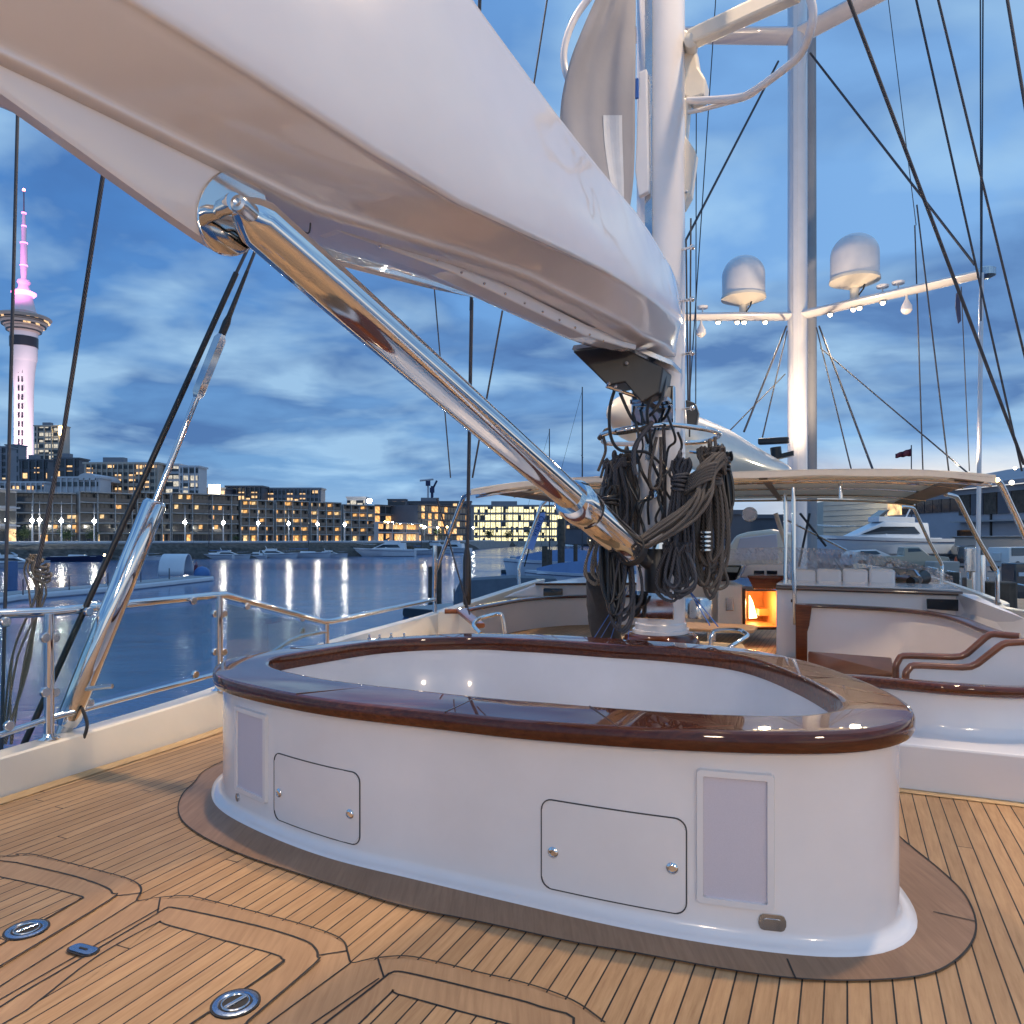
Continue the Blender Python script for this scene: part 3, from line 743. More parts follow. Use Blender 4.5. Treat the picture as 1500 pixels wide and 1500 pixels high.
hp = [(1176,-30,-.8),(1190,10,-.8),(1187,45,-.75),(1172,80,-.6),(1140,108,-.45),(1100,136,-.3),(1082,143,-.2),(1050,146,-.1),(1006,148,0)]
MB().tube(catmull([mp(*q) for q in hp], 6), .026, 10).build('guard_hoop', M['gelcoat'], mast, smooth=True)
hp = [(1166,88,-.55),(1130,116,-.4),(1098,141,-.25),(1060,152,-.1),(1030,160,0),(1006,165,0)]
MB().tube(catmull([mp(*q) for q in hp], 6), .016, 10).build('guard_hoop', M['gelcoat'], mast, smooth=True)
hp = [(905,-60,0),(868,-10,0),(843,25,0),(829,60,0),(826,90,0),(834,118,0),(850,135,.1)]
MB().tube(catmull([mp(*q) for q in hp], 6), .026, 10).build('guard_hoop', M['gelcoat'], mast, smooth=True)
# black block on the mast's right side
blk = MB().prism([mp(*q, .05) for q in ((1004,585),(1018,590),(1023,605),(1019,628),(1006,622))], AX*.06).build('rope_block', M['black'], label='black rope block on the right side of the near mast', cat='block', bevel=.01)

# sail drooping between boom and mast
sm = MB(); secs = []
Lf = [(905,-70),(872,0),(852,45),(835,90),(822,150),(823,200),(845,260),(880,300)]
Rt = [(931,-70),(931,0),(931,45),(931,90),(930,150),(930,200),(928,260),(922,310)]
Lf = catmull([Vector((x, y, 0)) for x, y in Lf], 5); Rt = catmull([Vector((x, y, 0)) for x, y in Rt], 5)
for i, (a, b) in enumerate(zip(Lf, Rt)):
    row = []
    for k in range(25):
        f = k/24; q = a.lerp(b, f)
        dd = -.30-.25*(1-f)+.010*math.sin(f*19+i*.09+1.2*math.sin(i*.13))+.016*math.sin(f*7-i*.11)+.012*math.sin(i*.35+f*5)
        row.append(mp(q.x, q.y, dd))
    secs.append(row)
sm.loft(secs, False, False); sail = sm.build('furled_sail', M['sail'], smooth=True, solid=.004, label='grey sail hanging in folds between the boom and the near mast', cat='sail')
band = MB(); band.loft([[p-AX*.012 for p in row[14:21]] for row in secs[22:]], False, False)
bo = band.build('sail_band', M['sailband'], sail, solid=.003)

# ------------------------------------------------------------------ the boom
B0 = Vector((1.05, 5.2, 0)); BE = Vector((-.567, -.824, 0)).normalized(); BN = Vector((.824, -.567, 0)).normalized()
yT = [(500,-258),(690,0),(800,150),(877,247),(940,322),(985,395),(1003,445)]
yC = [(-200,-235),(0,-125),(220,0),(600,248),(700,306),(800,350),(900,400),(960,440),(1002,475)]
yB = [(-200,-20),(0,78),(120,132),(280,216),(390,290),(600,395),(700,440),(845,505),(973,527)]
def tb(t, tab): return lerp_track(tab, t)
def bz(t, w, tr, lo=None, hi=None):
    p = B0+BE*t+BN*w; d = max(p.y, 1.0); x = p.x/d*F+750
    z = H+(HY-lerp_track(tr, x))/F*d
    if hi: z = min(z, hi)
    return z
boom = thing('boom', 'huge glossy white boom reaching overhead from the mast to the upper left', 'boom', (.2, 4.0, 2.3))
def bsec(t):
    tt = min(t, 4.3)
    wc = tb(t, [(-.05, .10), (.1, .18), (.4, .235), (1, .33), (2, .41), (2.8, .43), (3.4, .40), (4.2, .29), (7, .27)])
    wt = wc*.80; wb = tb(t, [(-.05, .07), (.3, .15), (1, .225), (2, .205), (2.8, .17), (3.6, .13), (7, .13)])
    fb_ = min(max((3.9-t)/1.9, 0), 1); fb_ = fb_*fb_*(3-2*fb_); zb = bz(tt, wb, yB)*(1-fb_)+bz(tt, -wb, yB)*fb_; zc = bz(tt, wc, yC); zt = bz(tt, wt, yT, hi=3.32) if t < 3 else 3.30
    if t > 4.3: pass
    zt = max(zt, zc+.05)
    zm = zb+(zc-zb)*.42; wm = wb+(wc-wb)*(.78 if t < 2 else max(.62, .78-.16*(t-2)))
    lw = lambda a, b_: (wb+(wc-wb)*a, zb+.02+(zc-zb-.02)*b_)
    half = [(wb*.55, zb-.006), (wb*.93, zb), (wb, zb+.02), lw(.30, .26), lw(.62, .55), lw(.88, .82), lw(1.0, 1.06), (wc*.985, zc+(zt-zc)*.30), (wt*1.05, zt-.14*(zt-zc)), (wt*1.01, zt-.012), (wt*.96, zt+.008), (wt*.5, zt+.03)]
    pts = half+[(0, zt+.06)]+[(-a, z) for a, z in half[::-1]]
    c = B0+BE*t
    ring = [c+BN*a+UP*z for a, z in pts]
    return catmull(ring, 4, True)
ts = [-.06, .0, .08, .18, .32, .5, .75, 1.0, 1.3, 1.6, 2, 2.4, 2.8, 3.2, 3.6, 4.0, 4.4, 4.9, 5.5, 6.2, 7.0]
MB().loft([bsec(t) for t in ts]).build('boom_shell', M['boompaint'], boom, smooth=True, angle=75)
yF = [(-200,10),(0,137),(156,256),(240,314),(310,362),(335,374),(352,378),(366,374),(378,355),(388,325),(400,300)]
fs = []
for t in (3.36, 3.38, 3.42, 3.47, 3.52, 3.58, 3.7, 3.95, 4.2, 4.5, 5.0, 6.0, 7.0):
    tt = min(t, 4.25)
    w = .085; zb = bz(tt, w, yB)+.05; zf = bz(tt, w, yF); c = B0+BE*t
    fs.append([c+BN*w+UP*zb, c+BN*w+UP*(zf+.03), c+BN*(w-.008)+UP*(zf+.014), c+BN*(w-.045)+UP*(zf+.014), c+BN*(w-.055)+UP*(zf+.03), c+BN*(w-.055)+UP*zb])
MB().loft(fs).build('vang_fin', M['boompaint'], boom, smooth=True, angle=35)
ks = []
for t in (.55, .7, 1.2, 1.8, 2.4, 3.0, 3.2):
    zb = bz(t, -.11 if t < 2.8 else .0, yB)+.045; c = B0+BE*t; ks.append([c+BN*.06+UP*zb, c+BN*.05+UP*(zb-.06), c-BN*.05+UP*(zb-.06), c-BN*.06+UP*zb])
MB().loft(ks).build('keel_strip', M['boompaint'], boom, bevel=.006)
tp = 3.48; pc = B0+BE*tp+BN*.088; pc.z = P(330, 312, pc.y).z
pad = MB(); e2 = (BE*.55-UP*.83).normalized(); e1 = e2.cross(BN).normalized()
pad.prism([pc+e1*(.105*math.cos(a))+e2*(.155*math.sin(a)) for a in [2*math.pi*k/36 for k in range(36)]], BN*.010)
pado = pad.build('vang_pad', M['chrome'], boom, smooth=True, angle=30, bevel=.004)
cw = [(455,308),(453,340),(440,336),(420,318),(400,312)]
MB().tube(catmull([P(x, y, 2.6) for x, y in cw], 5), .003, 6).build('loose_cable', M['wire'], boom, smooth=True)
MB().ball(mp(912, 428, -.9), .012, 8).build('drain', M['steel'], boom, smooth=True)
for k in range(14):
    t_ = 1.0+k*.165; zb = bz(t_, -.11 if t_ < 2.8 else 0, yB)+.0; c = B0+BE*t_+BN*.056; c.z = zb
    MB().ball(c, .007, 8).build('rivet', M['chrome'], boom, smooth=True)
# gooseneck casting
gn = thing('gooseneck_fitting', 'black angular bracket joining the boom to the mast', 'bracket', (.95, 5.1, 2.1))
g0 = [(838,514),(905,505),(972,538),(966,575),(940,590),(915,560),(890,565),(870,545)]
MB().prism([mp(x, y, -.52) for x, y in g0], AX*.26).build('casting', M['black'], gn, bevel=.01)
MB().prism([mp(x, y, -.50) for x, y in ((838,512),(905,503),(985,535),(985,528),(908,496),(840,506))], AX*.3).build('mounting_plate', M['steel'], gn)
for k in range(3):
    MB().tube([mp(888+k*9, 566+k*3, -.53+.05*k), mp(942+k*6, 584+k*3, -.45+.05*k)], .011, 8).build('hinge_rod', M['chrome'], gn, smooth=True)
for q in ((892,562),(902,566),(918,532)): MB().ball(mp(*q, -.55), .013, 8).build('bolt', M['steel'], gn, smooth=True)
MB().box(mp(953, 588, -.36), (.26, .1, .03), RT, AX).build('hinge_plate', M['chrome'], gn, bevel=.005)
# vang
vg = thing('boom_vang', 'polished steel hydraulic strut slanting from the boom down to the mast foot', 'vang', (.9, 5.1, 1.0))
VT, VB = P(350, 302, 2.18), P(948, 826, 5.05); vd = (VB-VT).normalized(); VL = (VB-VT).length
def vp(s): return VT+vd*s
MB().tube([vp(.0), vp(.03), vp(.07), vp(.35), vp(.36), vp(2.45)], [.032, .055, .073, .076, .078, .078], 28).build('rod', M['chrome'], vg, smooth=True)
MB().tube([vp(2.30), vp(2.33), vp(2.5), vp(2.53)], [.096, .114, .114, .100], 28).build('collar', M['chrome'], vg, smooth=True)
MB().tube([vp(2.50), vp(2.52), vp(3.15), vp(3.2)], [.094, .101, .101, .094], 28).build('cylinder', M['chrome'], vg, smooth=True)
MB().tube([vp(3.17), vp(3.24)], .104, 24).build('seal_band', M['rubber'], vg, smooth=True)
MB().tube([vp(3.22), vp(3.27), vp(VL)], [.080, .074, .045], 20).build('lower_fork', M['chrome'], vg, smooth=True)
pc2 = P(356, 303, 2.12); MB().lathe([(.026, -.04), (.026, .02), (.022, .028), (.012, .030), (.001, .026)], pc2, 24, -Vector((.2, 1, 0))).build('pin', M['steel'], vg, smooth=True, angle=30)
MB().tube([P(316, 316, 2.25), P(326, 304, 2.21), P(345, 297, 2.17)], [.015, .024, .03], 14).build('eye', M['chrome'], vg, smooth=True)
for s in (2.12, 2.18): MB().ball(vp(s)-UP*.072+BN*.02, .009, 8).build('grub_screw', M['steel'], vg, smooth=True)

# ------------------------------------------------------------------ shrouds and ram on the left
SB = P(88, 1085, 3.98); MT = Vector((MX, MD, 10.6))
SB = Vector((-2.40, 3.98, .12)); sd_ = (MT-SB).normalized()
def along(px):                       # distance up the shroud where it crosses that column
    k = (px-750)/F; return (k*SB.y-SB.x)/(sd_.x-k*sd_.y)
rm = thing('shroud_ram', 'polished hydraulic ram and turnbuckle outside the left rail', 'hydraulic ram', tuple(SB))
s1, s2, s3, s4, s5 = along(226), along(288), along(322), along(332), along(362)
MB().tube([SB+sd_*.1, SB+sd_*.14, SB+sd_*s1, SB+sd_*(s1+.02)], [.05, .062, .062, .05], 28).build('cylinder', M['chrome'], rm, smooth=True)
MB().tube([SB+sd_*(s1-.02), SB+sd_*s2], .017, 14).build('piston_rod', M['chrome'], rm, smooth=True)
MB().tube([SB+sd_*s2, SB+sd_*(s2+.03), SB+sd_*(s3), SB+sd_*(s3+.03)], [.022, .038, .038, .022], 6).build('turnbuckle', M['steel'], rm, smooth=True)
MB().tube([SB+sd_*s3, SB+sd_*s4, SB+sd_*(s4+.04), SB+sd_*s5], [.02, .022, .015, .010], 12).build('terminal', M['black'], rm, smooth=True)
MB().tube([SB+sd_*s5, MT], .009, 10).build('stay', M['wire'], rm, smooth=True)
MB().tube([SB+sd_*-.15, SB+sd_*.12], [.03, .04], 12).build('toggle', M['steel'], rm, smooth=True)
hs = [SB+sd_*.2+Vector((.06, -.03, 0)), SB+sd_*.12+Vector((.13, -.05, -.02)), SB+sd_*.02+Vector((.1, -.04, -.05)), SB-sd_*.06]
MB().tube(catmull(hs, 5), .009, 8).build('hose', M['rubber'], rm, smooth=True)
MB().tube([SB+sd_*.3+Vector((.02, -.03, 0)), SB+sd_*.3+Vector((.19, -.04, .02))], .013, 10).build('valve', M['steel'], rm, smooth=True)
def rig(px0, py0, d0, px1, py1, d1, r, lab, m='wire', cat='rigging line', parts=None, grp='standing rigging of the yachts', sag=0, name='rigging_line'):
    a, b = P(px0, py0, d0), P(px1, py1, d1)
    pts = [a.lerp(b, k/8)-UP*sag*math.sin(math.pi*k/8) for k in range(9)] if sag else [a, b]
    o = MB().tube(pts, r*.8, 10).build(name, M[m], label=lab, cat=cat, group=grp, smooth=True)
    return o
rig(346, 400, 4.45, 8, 1150, 3.9, .021, 'thick black shroud left of the hydraulic ram, slanting down past the rail', 'black')
rig(346, 400, 4.45, 960, -900, 5.4, .012, 'thin upper shroud hidden behind the boom above the ram', 'wire')
rig(27, 120, 4.6, 2, 1100, 4.2, .012, 'dark stay at the far left edge beside the floodlit tower', 'wire')
rig(172, 120, 3.4, 92, 640, 3.4, .012, 'slack dark halyard between the tower and the ram', 'ropeblue')
rig(92, 640, 3.4, 55, 830, 3.4, .012, 'lower run of the slack halyard above the knotted rope bundle', 'ropeblue')
tw = MB()
for k in range(7):
    x0 = 50+random.uniform(-6, 8); pts = [(x0, 812), (x0+random.uniform(-12, 14), 835), (x0+random.uniform(-14, 14), 870), (30+random.uniform(-14, 22), 960), (12+random.uniform(-10, 16), 1090)]
    tw.tube(catmull([P(x, y, 4.3+random.uniform(-.03, .03)) for x, y in pts], 5), .006, 6)
for k in range(5):
    c = P(56+random.uniform(-6, 8), 822+k*7, 4.3); tw.tube([c+Vector((.045*math.cos(a), .02*math.sin(a), .012*math.sin(a*2))) for a in [2*math.pi*j/12 for j in range(12)]], .008, 6, True)
tw.build('rope_bundle', M['ropetan'], label='pale knotted rope bundle hanging outside the rail at the far left', cat='rope', smooth=True)
for a in ((703,-10,5.9,690,455,6.3,.018,'dark stay crossing above the boom left of the sail'),(691,440,7.0,683,890,7.6,.022,'thick dark shroud below the boom, left of the awning'),(803,-10,6,781,130,6,.009,'short dark line above the boom at the top centre'),(736,455,7.2,692,700,7.4,.012,'thin dark stay slanting beside the thick shroud under the boom'),(640,730,7.3,688,900,7.5,.010,'thin line running down to the foot of the dark shroud'),
          (1240,-10,6.0,1500,680,7.5,.019,'thickest black backstay crossing the right-hand sky'),(1340,-10,7.0,1497,690,8.0,.013,'black stay from the top right down to the right edge'),(1474,-10,5,1504,170,5,.013,'short black stay in the top right corner'),(1372,-10,5,1520,600,5.5,.010,'faint grey stay between the two black ones at the right'),
          (1187,78,20,1428,388,16.9,.035,'dark stay from the upper spreader down to the radar arm tip'),(1140,90,19,1003,355,17,.035,'dark stay from the far mast down to the near mast'),
          (1049,-10,14,1003,690,12,.012,'thin grey line right of the near mast'),(1020,130,18,1019,690,16,.015,'thinnest upright line beside the near mast'),
          (1300,-10,18,1342,330,18,.012,'hair-thin line above the right satellite dome'),(1340,330,18,1352,692,18,.020,'upright thin line dropping from the radar arm'),(1343,300,16,1390,692,16,.020,'slanting thin line dropping from the radar arm'),(1408,420,15,1420,690,15,.012,'thin line with a small dark pennant on it'),
          (1436,-10,12,1437,470,12,.014,'upright grey line in the right-hand sky'),
          (1200,478,19.7,1283,700,14,.028,'right-hand bright stay under the far spreader'),(1196,480,19.7,1250,700,15,.020,'dark thin stay just left of the bright one'),(1152,478,19.7,1090,632,15,.028,'left-hand bright stay under the far spreader'),(1153,485,19.7,1117,640,15,.020,'dark stay left of the far mast'),(1202,510,19,1432,705,12,.018,'long thin stay slanting right to the awning corner'),(1150,548,19,1060,640,16,.018,'thin stay slanting left from the far mast'),
          (1005,350,5.5,1008,600,5.5,.008,'dark halyard close against the right face of the near mast'),(1012,320,5.6,1010,640,5.6,.008,'second dark halyard beside the near mast cleats'),(636,420,9,660,700,9,.010,'faint line left of the thick shroud')):
    rig(*a)
MB().lathe([(.036, 0), (.042, .03), (.042, .45), (.028, .55), (.02, .58)], P(684, 886, 7.6), 14).build('shroud_boot', M['black'], label='black sleeve round the foot of the thick dark shroud', cat='sleeve', smooth=True)
pn = MB().prism([P(x, y, 15) for x, y in ((1401,430),(1406,425),(1408,470),(1404,474),(1400,450))], (0, .02, 0)).build('pennant', M['navy'], label='small dark blue pennant on a thin line under the radar arm', cat='pennant')

# ------------------------------------------------------------------ ropes on the near mast
def coil(name, lab, px, py, dd, L, w, n, m, lean=0, neck=.22, wraps=5, r=.0105):
    c = mp(px, py, dd); t = thing(name, lab, 'rope coil', tuple(c-UP*L), 'rope coils hung on the near mast')
    g = MB()
    for k in range(n):
        f = (k/(n-1)-.5) if n > 1 else 0; ln = L*random.uniform(.72, 1.0); ww = w*(.35+.65*random.random())
        y0 = random.uniform(-.05, .05); j = random.uniform(-.02, .02); lx = lean*random.uniform(.8, 1.2)
        pts = [(f*w*.7, y0, -.01), (f*w*.5-.02, y0, -.06), (f*w*.35-ww*.12, y0, -ln*neck), (f*w*.6-ww*.38+lx*.4, y0+j, -ln*.55), (f*w*.5-ww*.42+lx*.8, y0+j, -ln*.85), (f*w*.3+lx, y0+j, -ln), (f*w*.5+ww*.38+lx*.8, y0+j+.02, -ln*.84), (f*w*.6+ww*.30+lx*.4, y0+j+.02, -ln*.5), (f*w*.35+ww*.12, y0+.02, -ln*neck), (f*w*.5+.03, y0+.02, -.05), (f*w*.7+.01, y0, .0)]
        g.tube(catmull([c+RT*a+AX*b+UP*z for a, b, z in pts], 4), r, 7)
    g.build('loops', M[m], t, smooth=True)
    h = MB()
    for k in range(wraps):
        z = -L*neck+.035-k*.021; rr = w*.27+.012
        h.tube([c+RT*(rr*math.cos(a))+AX*((.055+r)*math.sin(a))+UP*(z+.012*math.cos(a+k)) for a in [2*math.pi*q/16 for q in range(16)]], r*1.05, 7, True)
    h.build('wrapping', M[m], t, smooth=True)
    s = MB(); s.tube(catmull([c+UP*-.02, c+UP*.03+AX*.03, c+UP*.05, c+UP*.02-AX*.03, c+UP*-.04], 4), r, 7); s.build('hanging_loop', M[m], t, smooth=True)
    return t
coil('rope_coil', 'grey rope coil hanging furthest left of the mast behind the steel strut', 900, 672, -.30, .62, .20, 11, 'ropeblue', 0, .1, 0)
coil('rope_coil', 'dark rope coil behind the steel strut close to the mast', 918, 665, -.1, .72, .14, 9, 'rope', 0, .15, 2)
coil('rope_coil', 'rope coil low under the strut with long open loops', 916, 800, -.42, .58, .18, 10, 'ropeblue', -.03, .1, 3)
coil('rope_coil', 'small loops of rope dangling left of the strut foot', 880, 785, -.30, .38, .20, 6, 'ropetan', 0, .1, 0, .009)
coil('rope_coil', 'neat blue-grey rope coil in front of the mast centre', 996, 672, -.40, .84, .15, 12, 'ropeblue', 0, .18, 5)
coil('rope_coil', 'big brown rope coil on the right of the mast, tied with many turns', 1040, 655, -.25, 1.08, .22, 15, 'rope', 0, .17, 6, .012)
coil('rope_coil', 'second brown rope coil behind the big one at the right', 1022, 700, -.05, .78, .22, 12, 'rope', .04, .2, 5)
coil('rope_coil', 'short rope coil with loops under the diagonal bundle', 990, 795, -.50, .40, .24, 9, 'ropeblue', 0, .1, 0)
coil('rope_coil', 'black rope coil furthest right, half behind the big brown one', 1058, 662, -.05, .62, .14, 10, 'black', 0, .15, 4)
coil('rope_coil', 'long black rope coil left of the mast beside the bundled cover', 893, 712, -.40, .95, .16, 12, 'black', .03, .12, 3)
t = thing('rope_bundle', 'thick bundle of rope drawn diagonally across the mast to the strut foot', 'rope', tuple(mp(930, 815, -.5)), 'rope coils hung on the near mast')
g = MB()
for k in range(17):
    a1, a2, a3 = random.uniform(-1, 1), random.uniform(-1, 1), random.uniform(0, .12)
    pts = [(1052+a1*10, 672+a2*9, -.40), (1034+a1*14, 690+a2*10, -.46), (1030+a1*13, 722+a2*10, -.5-a3), (1008+a1*12, 752+a2*13, -.54-a3), (970+a1*8, 778+a2*14, -.57-a3), (930+a1*5, 802+a2*8, -.57-a3*.5), (918+a1*3, 806+a2*6, -.50)]
    g.tube(catmull([mp(*q) for q in pts], 5), .0115, 7)
g.build('strands', M['rope'], t, smooth=True)
g = MB()
for k in range(6):
    c = mp(1028-k*1.0, 690+k*4.5, -.48); e1 = (RT*.8+UP*.45).normalized(); e2 = AX
    g.tube([c+e1*(.095*math.cos(a))+e2*(.085*math.sin(a)) for a in [2*math.pi*q/16 for q in range(16)]], .0125, 7, True)
g.build('knot', M['rope'], t, smooth=True)
g = MB()
for k in range(9):
    f = random.uniform(-1, 1); g.tube(catmull([mp(1040+f*8, 672+f*5, -.3), mp(1052+f*7, 664+f*5+k, -.36), mp(1062, 668+k*3, -.34), mp(1065-k, 676+k*2, -.3)], 4), .011, 7)
g.build('tail', M['rope'], t, smooth=True)
tg = MB()
for k in range(8):
    y0 = random.uniform(600, 680); x0 = random.uniform(925, 1000); pts = []; y = y0
    for j in range(6):
        pts.append(mp(x0+random.uniform(-13, 13), y, -.30-random.uniform(0, .14))); y += random.uniform(10, 42)
    tg.tube(catmull(pts, 6), random.choice((.007, .009, .011)), 7)
tg.build('tangled_lines', M['black'], label='tangle of thin black lines wound over the front of the near mast', cat='lines', smooth=True)
for (pts, r, m, lab) in (
    ([(878,642,-.25),(884,636,-.3),(890,630,-.3),(905,634,-.35),(940,628,-.42),(955,622,-.45)], .017, 'rope', 'grey rope lashed along the left arm of the pin rail'),
    ([(956,618,-.45),(935,645,-.46),(928,665,-.46),(930,690,-.46),(934,696,-.46)], .016, 'ropeblue', 'dark rope end with a black whipped tip on the mast'),
    ([(962,640,-.45),(955,670,-.42),(951,700,-.4),(956,715,-.4),(966,712,-.4),(968,680,-.4),(968,640,-.42)], .011, 'rope', 'single rope loop hanging in front of the mast'),
    ([(972,625,-.4),(974,700,-.3),(972,800,-.3),(966,870,-.3)], .012, 'ropeblue', 'rope running straight down the front of the mast'),
    ([(1047,640,-.2),(1052,700,-.25),(1052,780,-.25),(1060,830,-.25),(1066,855,-.25),(1050,862,-.25),(1045,840,-.25)], .011, 'rope', 'long rope hanging down the right side with a pale loop'),
    ([(884,640,-.3),(887,660,-.3),(880,680,-.3),(876,690,-.3)], .010, 'rope', 'short rope dropping from the left end of the pin rail'),
    ([(880,700,-.3),(886,680,-.3),(893,676,-.32),(899,690,-.34)], .009, 'rope', 'thin rope arch over the left coil')):
    MB().tube(catmull([mp(*q) for q in pts], 5), r, 9).build('hanging_rope', M[m], label=lab, cat='rope', group='loose ropes on the near mast', smooth=True)
for (pts, lab) in (
    ([(968,540,-.45),(958,570,-.5),(948,600,-.48),(952,635,-.44),(955,665,-.4)], 'black cable running down from the boom nose over the gooseneck plate'),
    ([(975,545,-.4),(970,580,-.45),(960,600,-.45),(950,610,-.42)], 'second black cable beside the gooseneck hinge'),
    ([(900,572,-.45),(893,600,-.45),(895,640,-.42),(910,660,-.4),(945,662,-.42),(960,672,-.4)], 'black cable looping left of the mast under the bracket'),
    ([(908,575,-.45),(925,612,-.42),(940,625,-.4),(950,650,-.38)], 'black cable with a yellow tape mark near the bracket'),
    ([(953,725,-.30),(943,735,-.33),(936,760,-.34),(934,790,-.34)], 'black cable curving out of the oval port on the mast')):
    MB().tube(catmull([mp(*q) for q in pts], 5), .011, 8).build('black_cable', M['black'], label=lab, cat='cable', group='black cables at the gooseneck', smooth=True)
sk = MB()
for k in range(5): sk.lathe([(.03, k*.03), (.038, k*.03+.006), (.038, k*.03+.016), (.03, k*.03+.022)], mp(1034, 808, -.32), 14)
sk.build('turnbuckle', M['chrome'], label='chrome ribbed shackle among the ropes right of the mast', cat='shackle', smooth=True)
bt = MB()
for a, b in (((878,938),(930,850)), ((894,938),(918,860)), ((920,938),(926,862)), ((868,938),(905,880))): bt.box((mp(*a, -.2)+mp(*b, -.3))/2, ((mp(*a, -.2)-mp(*b, -.3)).length, .02, .006), (mp(*b, -.3)-mp(*a, -.2)).normalized())
bt.build('blue_webbing', M['bluetape'], label='blue webbing straps stretched beside the mast foot', cat='strap')
for a, b, lab in (((1000,850),(1040,916),'thin blue cord from the mast to the steel hoop'), ((990,840),(1052,918),'second thin blue cord right of the mast foot')):
    MB().tube([mp(*a, -.1), mp(*b, -.4)], .004, 6).build('thin_line', M['bluetape'], label=lab, cat='cord', smooth=True)
MB().lathe([(.10, 0), (.105, .02), (.105, .13), (.09, .15)], mp(1022, 905, .3), 18).build('winch', M['steel'], label='small steel winch drum on the deck right of the mast foot', cat='winch', smooth=True)
# dark cloth gathered left of the mast foot
dc = MB(); secs = []
for i in range(7):
    z = .44+i*.085; secs.append([Vector((mp(892, 900, .2).x-.02*i+.10*math.cos(a)*(1.1-.1*i)+.02*math.sin(3*a+i), 5.7+.12*math.sin(a), z)) for a in [2*math.pi*k/16 for k in range(16)]])
dc.loft(secs).build('bundled_cover', M['rubber'], label='black cover bundled up left of the mast foot', cat='cover', smooth=True)
hd = [(1041,950,-.5),(1043,930,-.5),(1050,924,-.5),(1080,923,-.7),(1090,927,-.75),(1094,932,-.8),(1075,944,-.85),(1068,950,-.85)]
MB().tube(catmull([mp(*q) for q in hd], 4), .015, 10).build('grab_handle', M['chrome'], label='bent steel grab handle behind the rim, right of the mast', cat='handle', smooth=True)
hd = [(740,928,.8),(736,905,.8),(733,900,.8),(725,900,.8),(705,905,.7),(697,910,.6),(694,917,.5),(704,928,.4)]
MB().tube(catmull([mp(*q) for q in hd], 4), .017, 10).build('grab_handle', M['chrome'], label='curved steel hoop behind the rim, left of the mast', cat='handle', smooth=True)
# ------------------------------------------------------------------ forward cockpit
def thick(path, w, h): return sweep(MB(), path, w, h)
lc = thing('left_coaming', 'white curved cockpit wall with a wooden capping left of the mast', 'cockpit wall', (.3, 9.8, .3))
cp = catmull([P(672, 893, 8.5), P(720, 884, 9.2), P(770, 876, 9.9), P(830, 872, 10.4), P(900, 871, 10.5), P(960, 871, 10.4)], 6)
curtain(MB(), [p-UP*.02 for p in cp], -.1, .1, (-.2, .98, 0)).build('wall', M['paint'], lc, smooth=True, angle=30)
thick(cp, .14, .035).build('capping', M['varnish'], lc, smooth=True)
thick([P(652, 892, 8.3), P(676, 892, 8.3), P(702, 913, 7.6)], .12, .05).build('step_rail', M['handrailwood'], lc, smooth=True, angle=30)
curtain(MB(), [P(642, 897, 8.6), P(672, 896, 8.3), P(700, 918, 7.6)], -.1, .1, (.2, .98, 0)).build('step_wall', M['cream'], lc)
dh = [(735,876),(752,868),(786,855),(900,854),(970,854),(970,874)]
ch = thing('left_cabin_side', 'white cabin side with a dark window above the left cockpit wall', 'cabin', (.8, 11, .4))
MB().prism([P(x, y, 10.9) for x, y in dh], AX*3).build('cabin_body', M['paint'], ch, bevel=.03)
MB().box(P(803, 868, 10.88), (.44, .02, .125), RT, AX).build('window', M['blackglass'], ch, bevel=.01)
sweep(MB(), [P(784, 854, 10.85), P(970, 853, 10.85)], .10, .03).build('edge_trim', M['darkwood'], ch)
# right cockpit: curved low wall with cap
rc = thing('right_coaming', 'white curved low wall with a mahogany capping at the right edge', 'cockpit wall', (2.3, 3.9, .218))
cp = catmull([P(1180, 985, 4.45), P(1250, 989, 4.08), P(1335, 996, 3.82), P(1410, 1002, 3.70), P(1500, 1006, 3.66), P(1600, 1004, 3.75), P(1700, 998, 4.0)], 6)
sweep(MB(), cp, .10, .052).build('capping', M['varnish'], rc, smooth=True, angle=60)
wp = [p-UP*.04-AX*.0 for p in cp]; secs = []
for p in wp:
    q = Vector((p.x, p.y, .218)); b = -AX
    secs.append([p, Vector((p.x, p.y, .28)), q+UP*.025+b*.012, q+UP*.008+b*.03, q+b*.055, q-b*.10, p-b*.10])
MB().loft(secs).build('wall', M['gelcoat'], rc, smooth=True, angle=60)
# stepped hand rails
def stepwall(pts, ds, zb, name, lab, capm, th=.05):
    t = thing(name, lab, 'step wall', tuple(P(*pts[0], ds[0])), 'stepped walls with wooden hand rails at the right')
    pa = [P(x, y, d) for (x, y), d in zip(pts, ds)]
    sm_ = []
    for i in range(len(pa)-1):
        for k in range(6): sm_.append(pa[i].lerp(pa[i+1], k/6))
    sm_.append(pa[-1])
    for _ in range(1): sm_ = [sm_[0]]+[(sm_[i-1]+sm_[i]*2+sm_[i+1])/4 for i in range(1, len(sm_)-1)]+[sm_[-1]]
    MB().tube(sm_, .019, 12).build('hand_rail', capm, t, smooth=True)
    curtain(MB(), sm_[4:], zb, th, AX).build('panel', M['gelcoat'], t)
stepwall([(1312,1000),(1312,975),(1320,960),(1410,963),(1450,928),(1494,932)], [4.35,4.35,4.35,4.2,4.15,4.05], .2, 'step_wall', 'rear stepped white wall with a bent brown hand rail', M['handrailwood'])
stepwall([(1326,1002),(1327,985),(1336,974),(1424,978),(1470,942),(1500,940),(1560,940)], [4.1,4.1,4.1,3.98,3.92,3.88,3.8], .2, 'step_wall', 'front stepped white wall with a bent brown hand rail', M['handrailwood'])
